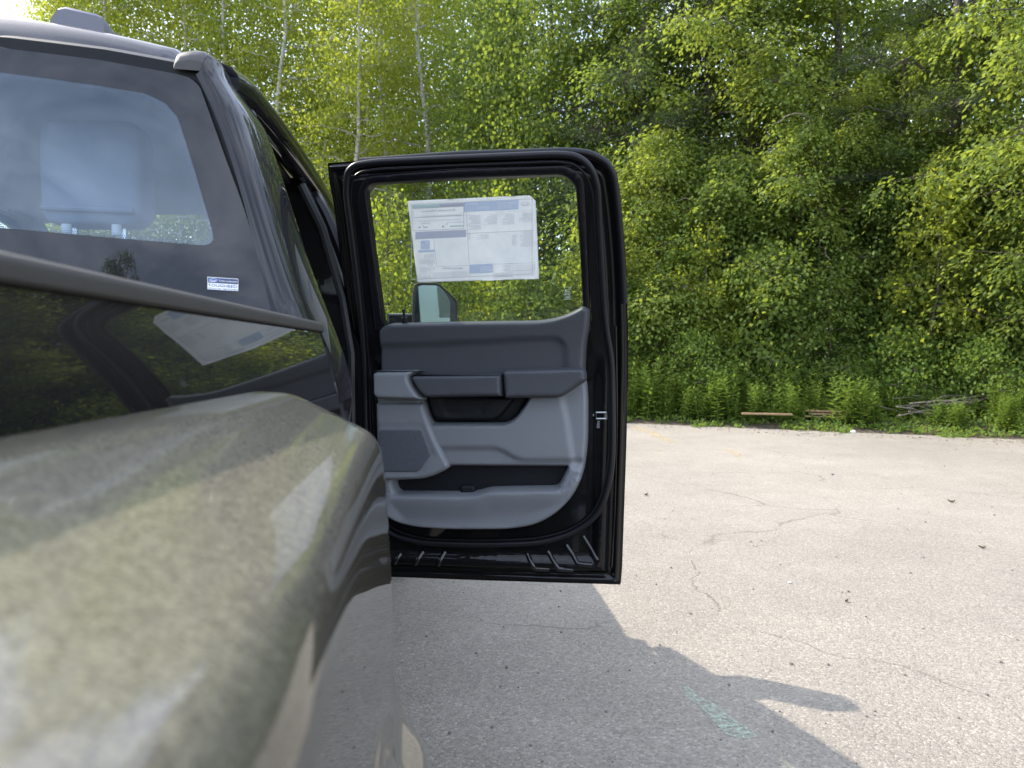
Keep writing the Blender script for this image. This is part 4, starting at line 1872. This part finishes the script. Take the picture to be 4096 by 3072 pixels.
def tube_mesh(name, tubes, mat_, n=7):
    m = MB()
    for path, rad in tubes:
        m.tube(path, rad, n if rad[0] > .03 else 4, caps=False)
    me = bpy.data.meshes.new(name)
    me.from_pydata(m.v, [], m.f)
    me.polygons.foreach_set('use_smooth', [True] * len(me.polygons))
    me.materials.append(mat_)
    return me


def clump_leaves(rg, cen, kind, per, sig, ls, out_dir):
    """leaves for an array of clump centres"""
    K = len(cen)
    N = K * per
    c = np.repeat(cen, per, 0)
    od = np.repeat(out_dir, per, 0)
    g = rg.normal(0, 1, (N, 3))
    if kind == 'oak':
        off = g * np.array([1, 1, .36]) * sig
        off[:, 2] -= .55 * (off[:, 0] ** 2 + off[:, 1] ** 2) / max(sig, .1)
        ax = unit(off * np.array([1, 1, .2]) + od * .25 * sig) + np.array([0, 0, -.55]) + rg.normal(0, .35, (N, 3))
        nr = np.array([0, 0, 1.0]) + rg.normal(0, .45, (N, 3))
        wr = .62
    elif kind == 'pine':
        off = g * np.array([1, 1, .22]) * sig
        ax = unit(rg.normal(0, 1, (N, 3)) + np.array([0, 0, .35]) + od * .6)
        nr = rg.normal(0, 1, (N, 3))
        wr = .10
    else:
        off = g * np.array([1, 1, .8]) * sig
        ax = np.array([0, 0, -.7]) + rg.normal(0, .6, (N, 3))
        nr = rg.normal(0, 1, (N, 3)) + np.array([0, 0, .25])
        wr = .8
    L = ls * rg.uniform(.65, 1.25, N)
    return c + off, ax, nr, L, L * wr * rg.uniform(.8, 1.15, N)


def gen_tree(name, seed, H, zmin, rad, kind, leafmat, barkmat, nl, per, sig, ls, r0=.13, twist=.25, prof=None, sparse=1.0, up=.35):
    rg = np.random.default_rng(seed)
    tubes = []
    n = 14
    wob = np.cumsum(rg.normal(0, twist * H / 60, (n, 2)), 0)
    tp = np.array([(wob[i, 0], wob[i, 1], H * i / (n - 1)) for i in range(n)])
    tp[:, :2] -= tp[0, :2]
    tr = [r0 * (1 - .88 * i / (n - 1)) + .01 for i in range(n)]
    tr[0] *= 1.35
    tubes.append(([Vector(p) for p in tp], tr))
    cen, odr = [], []
    for k in range(nl):
        t = (k + rg.uniform(.2, .8)) / nl
        z0 = zmin + (H - zmin) * t ** .92
        az = k * 2.39996 + rg.uniform(-.5, .5)
        pr_ = prof(t) if prof else (1 - t) ** .55 * (.55 + .45 * min(1, t * 4))
        L = rad * max(.12, pr_) * rg.uniform(.7, 1.15)
        b0 = np.array([np.interp(z0, tp[:, 2], tp[:, 0]), np.interp(z0, tp[:, 2], tp[:, 1]), z0])
        hd = np.array([math.cos(az), math.sin(az), 0])
        el = up + rg.uniform(-.2, .25)
        pth = []
        for j in range(7):
            u = j / 6
            p = b0 + hd * L * u + np.array([0, 0, L * (el * u - .55 * el * u * u * 1.6)]) + (rg.normal(0, .04, 3) * L if j else 0)
            pth.append(p)
        rr_ = max(.012, r0 * .34 * (L / rad) ** .8 * (1 - .5 * t))
        tubes.append(([Vector(p) for p in pth], [rr_ * (1 - .85 * j / 6) + .003 for j in range(7)]))
        ns = max(2, int((3 + L * 2.6) * sparse))
        for _ in range(ns):
            u = rg.uniform(.28, 1.02)
            i = min(int(u * 6), 5)
            p = pth[i] + (pth[i + 1] - pth[i]) * (u * 6 - i)
            sd = np.array([-hd[1], hd[0], 0]) * rg.choice([-1, 1])
            d = unit(sd * rg.uniform(.3, 1) + hd * rg.uniform(.1, .9) + np.array([0, 0, rg.uniform(-.35, .4)]))
            ln = rg.uniform(.15, .42) * max(.5, L) * .7
            e = p + d * ln
            if ln > .12:
                tubes.append(([Vector(p), Vector((p + e) / 2 + rg.normal(0, .03, 3)), Vector(e)], [.011, .007, .003]))
            cen.append(e)
            odr.append(d)
            if rg.uniform() < .5:
                cen.append(p + rg.normal(0, .12, 3))
                odr.append(hd)
    cen, odr = np.array(cen), np.array(odr)
    cen[:, 2] = np.maximum(cen[:, 2], .12)
    a = clump_leaves(rg, cen, kind, per, sig, ls, odr)
    a[0][:, 2] = np.maximum(a[0][:, 2], .05)
    return tube_mesh(name + '_trunk', tubes, barkmat), leaf_mesh(name + '_crown', *a, leafmat)


TREE = {}
for k in range(3):
    TREE['aspen%d' % k] = gen_tree('aspen', 20 + k, 14.5 + k, 1.6, 2.7, 'aspen', L_ASP, B_PALE, 44, 40, .34, .088, .10, .35, up=.45)
for k in range(3):
    TREE['oak%d' % k] = gen_tree('oak', 40 + k, 13.5 + k, 1.9, 4.1, 'oak', L_OAK, B_DARK, 42, 84, .30, .115, .19, .3, prof=lambda t: (1 - t) ** .45 * (.75 + .25 * min(1, 5 * t)))
for k in range(2):
    TREE['maple%d' % k] = gen_tree('maple', 60 + k, 13 + k, 1.0, 3.2, 'aspen', L_MAP, B_DARK, 40, 60, .33, .10, .13)
for k in range(2):
    TREE['pine%d' % k] = gen_tree('pine', 70 + k, 15 + k, 4.4, 3.2, 'pine', L_PIN, B_DARK, 40, 90, .20, .15, .17, .12, prof=lambda t: (1 - t) ** .8, up=.12, sparse=.8)
for k in range(3):
    TREE['sapling%d' % k] = gen_tree('sapling', 80 + k, 3.2 + .9 * k, .25, 1.25, 'aspen' if k != 1 else 'oak', (L_OAK, L_MAP, L_ASP)[k], B_DARK, 20, 34, .22, .10, .028, .4)
TREE['edge0'] = gen_tree('edge_oak', 120, 7.2, 1.1, 2.8, 'oak', L_OAK, B_DARK, 34, 84, .30, .112, .09, .35, prof=lambda t: (1 - t) ** .5 * (.8 + .2 * min(1, 5 * t)))
TREE['edge1'] = gen_tree('edge_oak', 121, 6.2, .9, 2.6, 'oak', L_MAP, B_DARK, 32, 84, .30, .112, .08, .35, prof=lambda t: (1 - t) ** .5 * (.8 + .2 * min(1, 5 * t)))
TREE['shrub0'] = gen_tree('shrub', 90, 1.7, .1, 1.05, 'aspen', L_WEED, B_DARK, 18, 34, .17, .075, .018, .4)
TREE['shrub1'] = gen_tree('shrub', 91, 1.3, .1, .95, 'oak', L_OAK, B_DARK, 16, 34, .17, .09, .018, .4)


def plant(kind, name, pos, rot, sc, label, cat, group=None, tilt=(0, 0)):
    tm, cm = TREE[kind]
    r_ = empty(name, pos, label, cat, group)
    r_.rotation_euler = (tilt[0], tilt[1], rot)
    r_.scale = sc if isinstance(sc, tuple) else (sc, sc, sc)
    for nm, me in (('trunk', tm), ('crown', cm)):
        o = bpy.data.objects.new(nm, me)
        COL.objects.link(o)
        o.parent = r_
    return r_


def ground_at(p):
    d = np.array((p.x, p.y)) - E0
    n_ = float(d @ EN)
    s = float(d @ ES)
    return soil_z(s, n_) if n_ > -.3 else 0.0


rt = random.Random(9)


def tree_at(kind, name, px, depth, sc, label, group, tilt=(0, 0), rot=None):
    p = col_pt(px, depth)
    p.z = ground_at(p) - .05
    return plant(kind, name, p, rt.uniform(0, 6.3) if rot is None else rot, sc, label, 'tree', group, tilt)


G1, G2, G3 = 'aspens at the left of the woods', 'broadleaf trees along the lot edge', 'pines among the broadleaf trees'
LEFT = [(230, 34, 1.05), (480, 33, 1.15), (720, 32, 1.15), (940, 31, 1.15), (1160, 29.5, 1.15), (1730, 26.5, 1.1), (1555, 28, 1.15)]
names = ['thin-topped aspen against the white sky above the cab roof', 'aspen rising behind the roof antenna', 'aspen just right of the roof antenna', 'yellow-green aspen above the cab corner', 'aspen between the cab corner and the pale leaning trunk', 'aspen above the middle of the open door', 'aspen with bare pale upper trunk above the hinge end of the open door']
for i, ((px, d, sc), nm) in enumerate(zip(LEFT, names)):
    tree_at('aspen%d' % (i % 3), 'aspen_tree', px, d, (sc, sc, sc * 1.3), nm, G1)
tree_at('aspen0', 'aspen_tree', 1400, 26, (1.1, 1.1, 1.15), 'aspen with a leaning whitish trunk left of the open door top', G1, tilt=(0, -.035), rot=2.2)
MID = [('maple0', 1960, 25, 1.1, 'dark green maple directly above the door window'), ('maple1', 2200, 23.5, 1.1, 'maple above the outer top corner of the open door'),
       ('oak0', 2600, 21.5, 1.05, 'dark-trunked oak with a forked trunk right of the door'), ('oak2', 2990, 19.5, .98, 'oak with bright hanging sprays at the top right of centre'), ('oak1', 3380, 18.6, 1.0, 'thick-trunked leaning oak at the upper right'),
       ('oak0', 3600, 16.2, .62, 'oak with low layered foliage at the right above the weeds'), ('oak2', 4100, 15.0, .85, 'oak at the right margin with bright drooping leaves'), ('edge0', 2620, 17.6, .92, 'low bushy oak beside the open door at the lot edge'), ('edge1', 2900, 16.9, .95, 'second low bushy oak right of the door'),
       ('edge0', 3220, 16.4, .9, 'low bushy oak in the middle of the right-hand wood edge'), ('edge1', 3540, 16.0, .85, 'low bushy oak above the board pile'), ('edge0', 3900, 15.3, .85, 'low bushy oak over the brush pile')]
for kd, px, d, sc, nm in MID:
    tree_at(kd, 'oak_tree' if 'maple' not in kd else 'maple_tree', px, d, sc, nm, G2, tilt=(0, .05) if 'leaning' in nm else (0, 0))
for kd, px, d, sc, nm in (('pine1', 2560, 20.5, 1.0, 'dark pine with bare limbs right of the door top'), ('pine0', 2840, 20, .98, 'dark pine behind the bright oak sprays'), ('pine1', 3800, 15.6, .9, 'dark pine with tiers of bare limbs at the upper right')):
    tree_at(kd, 'pine_tree', px, d, sc, nm, G3)
# young growth along the edge
SAP = [(1330, 18.6), (1480, 18.0), (1590, 17.2), (1720, 17.4), (1850, 16.8), (1980, 17.2), (2110, 16.3), (2240, 16.6), (2360, 16.0), (2500, 16.4), (2620, 15.9), (2850, 15.6), (3060, 15.3), (3330, 14.7), (3700, 14.2), (4020, 13.9)]
for i, (px, d) in enumerate(SAP):
    p = col_pt(px, d)
    p.z = ground_at(p) - .04
    lab = 'leafy young sapling seen through the open door window' if 1450 < px < 2330 else ('leafy young sapling standing in front of the wood right of the door' if px > 2400 else 'leafy young sapling standing left of the open door')
    plant('sapling%d' % (i % 3), 'sapling', p, rt.uniform(0, 6.3), rt.uniform(.75, 1.1), lab, 'sapling', 'saplings along the wood edge')
for i in range(26):
    px = 2480 + 1650 * (i + rt.uniform(0, .9)) / 26
    s_d = np.interp(px, [2480, 4130], [14.55, 11.75])
    p = col_pt(px, s_d + rt.uniform(.9, 2.4))
    p.z = ground_at(p) - .03
    plant('shrub%d' % (i % 2), 'shrub', p, rt.uniform(0, 6.3), rt.uniform(.45, .95), 'low leafy shrub at the foot of the wood', 'shrub', 'shrubs at the foot of the wood')
# trees out of the picture, seen mirrored in the paint and glass
for k, s in enumerate((8.5, 12, 15.5, 19, 23, 27)):
    x, y = edge_pt(s, 1.6 + (k % 2) * 1.5)
    plant(('oak0', 'maple1', 'oak2')[k % 3], 'oak_tree', (x, y, 0), k * 1.7, .85 + .1 * (k % 3), 'broadleaf tree farther right along the same lot edge', 'tree', 'trees mirrored in the black paint')
for k, (x, y) in enumerate(((-17, -27), (-9.5, -24), (-30, -24), (-24, -33), (4, -34))):
    plant(('oak1', 'oak2', 'maple0')[k % 3], 'oak_tree', (x, y, 0), k * 2.1, .82 + .12 * (k % 2), 'broadleaf tree mirrored in the rear window', 'tree', 'trees mirrored in the rear window')

# dead, leafless young trees in front of the foliage
for k, (px, d, h, nm) in enumerate(((2800, 16.6, 5.2, 'bare dead tree with pale crooked limbs right of the door'), (3310, 16.0, 6.4, 'bare dead tree with pale limbs near the middle of the right-hand wood'), (3690, 14.6, 3.6, 'thin bare dead stem standing over the verge at the right'))):
    rg_ = np.random.default_rng(300 + k)
    p = col_pt(px, d)
    p.z = ground_at(p) - .05
    r_ = empty('dead_tree', p, nm, 'dead tree')
    tp = [Vector((.10 * math.sin(j * 1.1 + k) + .05 * j * (-1) ** k, .05 * math.cos(j), h * j / 9)) for j in range(10)]
    o = bpy.data.objects.new('trunk', tube_mesh('dead_trunk', [(tp, [.034 * (1 - .085 * j) for j in range(10)])], B_TWIG))
    COL.objects.link(o)
    o.parent = r_
    for j in range(9):
        b0 = tp[2 + (j * 3) % 8]
        az = rg_.uniform(0, 6.3)
        L = rg_.uniform(.5, 1.5)
        q_ = [b0]
        dz_ = rg_.uniform(-.05, .3)
        for i in range(1, 6):
            az += rg_.uniform(-.5, .5)
            dz_ -= .09
            q_.append(q_[-1] + Vector((math.cos(az), math.sin(az), dz_ + rg_.uniform(-.25, .25))) * L / 5)
        o = bpy.data.objects.new('limb', tube_mesh('dead_limb', [(q_, [.02, .017, .014, .011, .008, .004])], B_TWIG))
        COL.objects.link(o)
        o.parent = r_

# weeds with tall leafy stems
def gen_weed(name, seed, stems, H, spread, ls):
    rg = np.random.default_rng(seed)
    tubes, P, A, Nn, L, Wd = [], [], [], [], [], []
    for _ in range(stems):
        b0 = np.array([*rg.normal(0, spread, 2), 0])
        ln = np.array([*rg.normal(0, .13, 2), 1])
        h = H * rg.uniform(.65, 1.1)
        tubes.append(([Vector(b0), Vector(b0 + ln * h * .5 + rg.normal(0, .01, 3)), Vector(b0 + ln * h)], [.005, .004, .002]))
        for k in range(int(h / .03)):
            t = .12 + .88 * k / (h / .03)
            az = k * 2.4 + rg.uniform(-.3, .3)
            P.append(b0 + ln * h * t)
            A.append([math.cos(az), math.sin(az), .55 - .5 * (1 - t) + rg.uniform(-.2, .2)])
            Nn.append([0, 0, 1])
            l_ = ls * (1.15 - .6 * t) * rg.uniform(.7, 1.2)
            L.append(l_)
            Wd.append(l_ * .32)
    return tube_mesh(name + '_stems', tubes, L_WEED), leaf_mesh(name + '_leaves', np.array(P), np.array(A), np.array(Nn) + .01, np.array(L), np.array(Wd), L_WEED)


for k in range(4):
    TREE['weed%d' % k] = gen_weed('weed', 100 + k, 9 + 2 * k, .62 + .12 * k, .13, .17)
for i in range(120):
    t = rt.choice((.02, .08, .13, .22, .27, .31, .42, .55, .63, .8, .93)) + rt.gauss(0, .035)
    px = 2500 + 1620 * t
    if abs(px - 3350) < 25:
        continue
    s_d = np.interp(px, [2480, 4130], [14.5, 11.7])
    p = col_pt(px, s_d + .12 + 1.6 * rt.uniform(0, 1) ** 1.4)
    p.z = ground_at(p) - .02
    tall = .40 + .85 * rt.uniform(0, 1) ** 1.6 if px < 3600 else .35 + .45 * rt.uniform(0, 1)
    tm, cm = TREE['weed%d' % (i % 4)]
    r_ = empty('tall_weed', p, 'tall narrow-leaved green weed in the strip beside the asphalt', 'weed', 'tall weeds along the asphalt edge')
    r_.rotation_euler = (0, 0, rt.uniform(0, 6.3))
    r_.scale = (tall, tall, tall)
    for nm, me in (('stem', tm), ('leaf', cm)):
        o = bpy.data.objects.new(nm, me)
        COL.objects.link(o)
        o.parent = r_

# ground cover and the far wood: masses nobody could count
rg = np.random.default_rng(77)
N = 26000
s = rg.uniform(-14, 9, N)
nn_ = -.16 + 2.7 * rg.uniform(0, 1, N) ** 1.3 + .17 * np.sin(s * 3.1) + .12 * np.sin(s * 7.7) + .10 * np.sin(s * 17.0)
zz = np.array([soil_z(a, b) for a, b in zip(s, nn_)])
hgt = .05 + .22 * (np.sin(s * 2.3) * .5 + .5) * np.clip(nn_ * 1.2, .15, 1) + .1 * np.clip(nn_, 0, 1)
pos = np.stack([E0[0] + ES[0] * s + EN[0] * nn_, E0[1] + ES[1] * s + EN[1] * nn_, zz + hgt * rg.uniform(0, 1, N)], 1)
me = leaf_mesh('ground_cover', pos, rg.normal(0, 1, (N, 3)) + np.array([0, 0, .3]), rg.normal(0, .5, (N, 3)) + np.array([0, 0, 1]), rg.uniform(.05, .11, N), rg.uniform(.03, .06, N), L_WEED)
o = bpy.data.objects.new('ground_cover', me)
COL.objects.link(o)
tag(o, 'low tangle of green leaves covering the verge', 'ground cover', None, 'stuff')
NL = 2600
sl_ = rg.uniform(-12, 9, NL)
nl_ = -.30 + .55 * np.abs(rg.normal(0, 1, NL)) * rg.choice([-1, 1, 1], NL)
pl_ = np.stack([E0[0] + ES[0] * sl_ + EN[0] * nl_, E0[1] + ES[1] * sl_ + EN[1] * nl_, np.array([max(0, soil_z(a_, b_)) for a_, b_ in zip(sl_, nl_)]) + .006], 1)
L_DEAD = m_leaf('dead_leaf', (.10, .07, .045), (.26, .20, .13), (.1, .07, .04), (.2, .15, .1), .2)
o = bpy.data.objects.new('leaf_litter', leaf_mesh('leaf_litter', pl_, rg.normal(0, 1, (NL, 3)) * np.array([1, 1, .1]), rg.normal(0, .25, (NL, 3)) + np.array([0, 0, 1]), rg.uniform(.025, .07, NL), rg.uniform(.012, .035, NL), L_DEAD))
COL.objects.link(o)
tag(o, 'scattered dead leaves along the crumbling asphalt edge', 'leaf litter', None, 'stuff')
K = 6500
cs = rg.uniform(-55, 34, K)
cn = rg.uniform(6.5, 16, K) + .32 * np.maximum(0, 4 - cs)
cz = 15 * rg.uniform(0, 1, K) ** 1.2
cen = np.stack([E0[0] + ES[0] * cs + EN[0] * cn, E0[1] + ES[1] * cs + EN[1] * cn, cz + .3], 1)
dd = cen - np.array(CAM)
dep = dd @ np.array(FH)
pxs, pys = CXP + FPX * (dd @ np.array(R_)) / dep, 1415 - FPX * dd[:, 2] / dep
cen = cen[(dep > 1) & ~((pxs < 170 + 60 * rg.normal(0, 1, len(cen))) & (pys < 230))]      # the wood ends there: open sky
K2 = 2600
d2, p2, z2 = rg.uniform(20.5, 30, K2), rg.uniform(1900, 4400, K2), 13 * rg.uniform(0, 1, K2)
cen = np.concatenate([cen, np.array([tuple(col_pt(p_, d_, z_)) for p_, d_, z_ in zip(p2, d2, z2)])])
a = clump_leaves(rg, cen, 'aspen', 60, .55, .13, rg.normal(0, 1, cen.shape))
KL = 6000
dl = rg.uniform(33, 44, KL)
pl = rg.uniform(120, 2100, KL)
zl = rg.uniform(1.5, 27, KL)
cl = np.array([tuple(col_pt(p_, d_, z_)) for p_, d_, z_ in zip(pl, dl, zl)])
pyl = 1415 - FPX * (cl[:, 2] - 1.4) / dl
cl = cl[~((pl < 200) & (pyl < 250))]
a2 = clump_leaves(rg, cl, 'aspen', 70, .7, .15, rg.normal(0, 1, cl.shape))
o = bpy.data.objects.new('aspen_woodland', leaf_mesh('aspen_woodland', *a2, L_ASP))
COL.objects.link(o)
tag(o, 'bright leaf mass of more aspens behind the cab', 'woodland', None, 'stuff')
o = bpy.data.objects.new('far_woodland', leaf_mesh('far_woodland', *a, L_BG))
COL.objects.link(o)
tag(o, 'mass of leaves deep in the wood behind the trees', 'woodland', None, 'stuff')
for k in range(22):
    px = 250 + 3800 * (k + rt.uniform(.1, .9)) / 22
    d = np.interp(px, [250, 2200, 4096], [33, 25, 17.5]) + rt.uniform(0, 5)
    p = col_pt(px, d)
    p.z = ground_at(p) - .1
    h = rt.uniform(9, 13)
    r0 = rt.uniform(.06, .13)
    pth = [Vector((p.x + rt.uniform(-.12, .12) * j, p.y, p.z + h * j / 6)) for j in range(7)]
    o = MB().tube(pth, [r0 * (1 - .1 * j) for j in range(7)], 7).build('tree_trunk', B_PALE if px < 1900 and k % 2 else B_DARK)
    tag(o, 'slender bare trunk standing deep in the wood', 'tree trunk', 'bare trunks deep in the wood')

# old boards, brush pile, litter in the verge
BOARD = plastic('weathered_board', (.26, .17, .09), .85, 120, .4, .25)
bc = col_pt(3335, 13.5)
bz = ground_at(bc)
for k, (dx, dz, ln, rz, label) in enumerate(((0, .10, 1.15, -.35, 'lowest weathered board of the pile in the weeds'), (.05, .15, 1.0, -.22, 'middle weathered board of the pile in the weeds'), (-.08, .20, .9, -.5, 'topmost weathered board of the pile in the weeds'), (-1.35, .16, .9, -.3, 'weathered board half hidden behind tall weeds left of the pile'))):
    o = bevel(MB().box((bc.x + dx, bc.y - .2 + dz * .5, bz + dz), (ln, .14, .028), Matrix.Rotation(rz, 3, 'Z')).build('board', BOARD, None, False), .003)
    tag(o, label, 'board')
p = col_pt(3490, 13.0)
RUST = plastic('rusty_metal', (.09, .04, .028), .8, 200, .3, .3)
o = MB().lathe([(.001, .06), (.10, .06), (.16, .05), (.17, .02), (.16, 0), (.10, -.01), (.001, -.01)], (0, 0, 0), 'Z', 24).build('rusty_lid', RUST)
o.location = (p.x, p.y, ground_at(p) + .05)
o.rotation_euler = (.5, .2, .3)
o.scale = (.7, .7, .7)
tag(o, 'round reddish brown rusty lid lying in the weeds', 'lid')
p = col_pt(3418, 12.5)
o = pillow((p.x, p.y, ground_at(p) + .05), (.10, .07, .06), 6, 2.2).build('litter', WHITEP)
tag(o, 'scrap of white litter at the asphalt edge by the boards', 'litter')
bp = col_pt(3830, 13.3)
for k in range(46):
    a0 = rt.uniform(-.9, .9)
    c = Vector((bp.x + rt.gauss(0, .55), bp.y + rt.gauss(0, .3), 0))
    c.z = ground_at(c) + .08 + rt.uniform(0, .38)
    L = rt.uniform(.3, 1.2)
    d = Vector((math.cos(a0), math.sin(a0) * .6, rt.uniform(-.25, .3)))
    pth = [c - d * L / 2, c + Vector((0, 0, rt.uniform(-.04, .05))), c + d * L / 2 + Vector((0, 0, -.05))]
    rr_ = rt.uniform(.004, .013)
    o = MB().tube(pth, [rr_, rr_ * .8, rr_ * .4], 5).build('stick', B_TWIG)
    tag(o, 'bare dead stick in the brush pile at the right verge', 'stick', 'sticks of the brush pile')
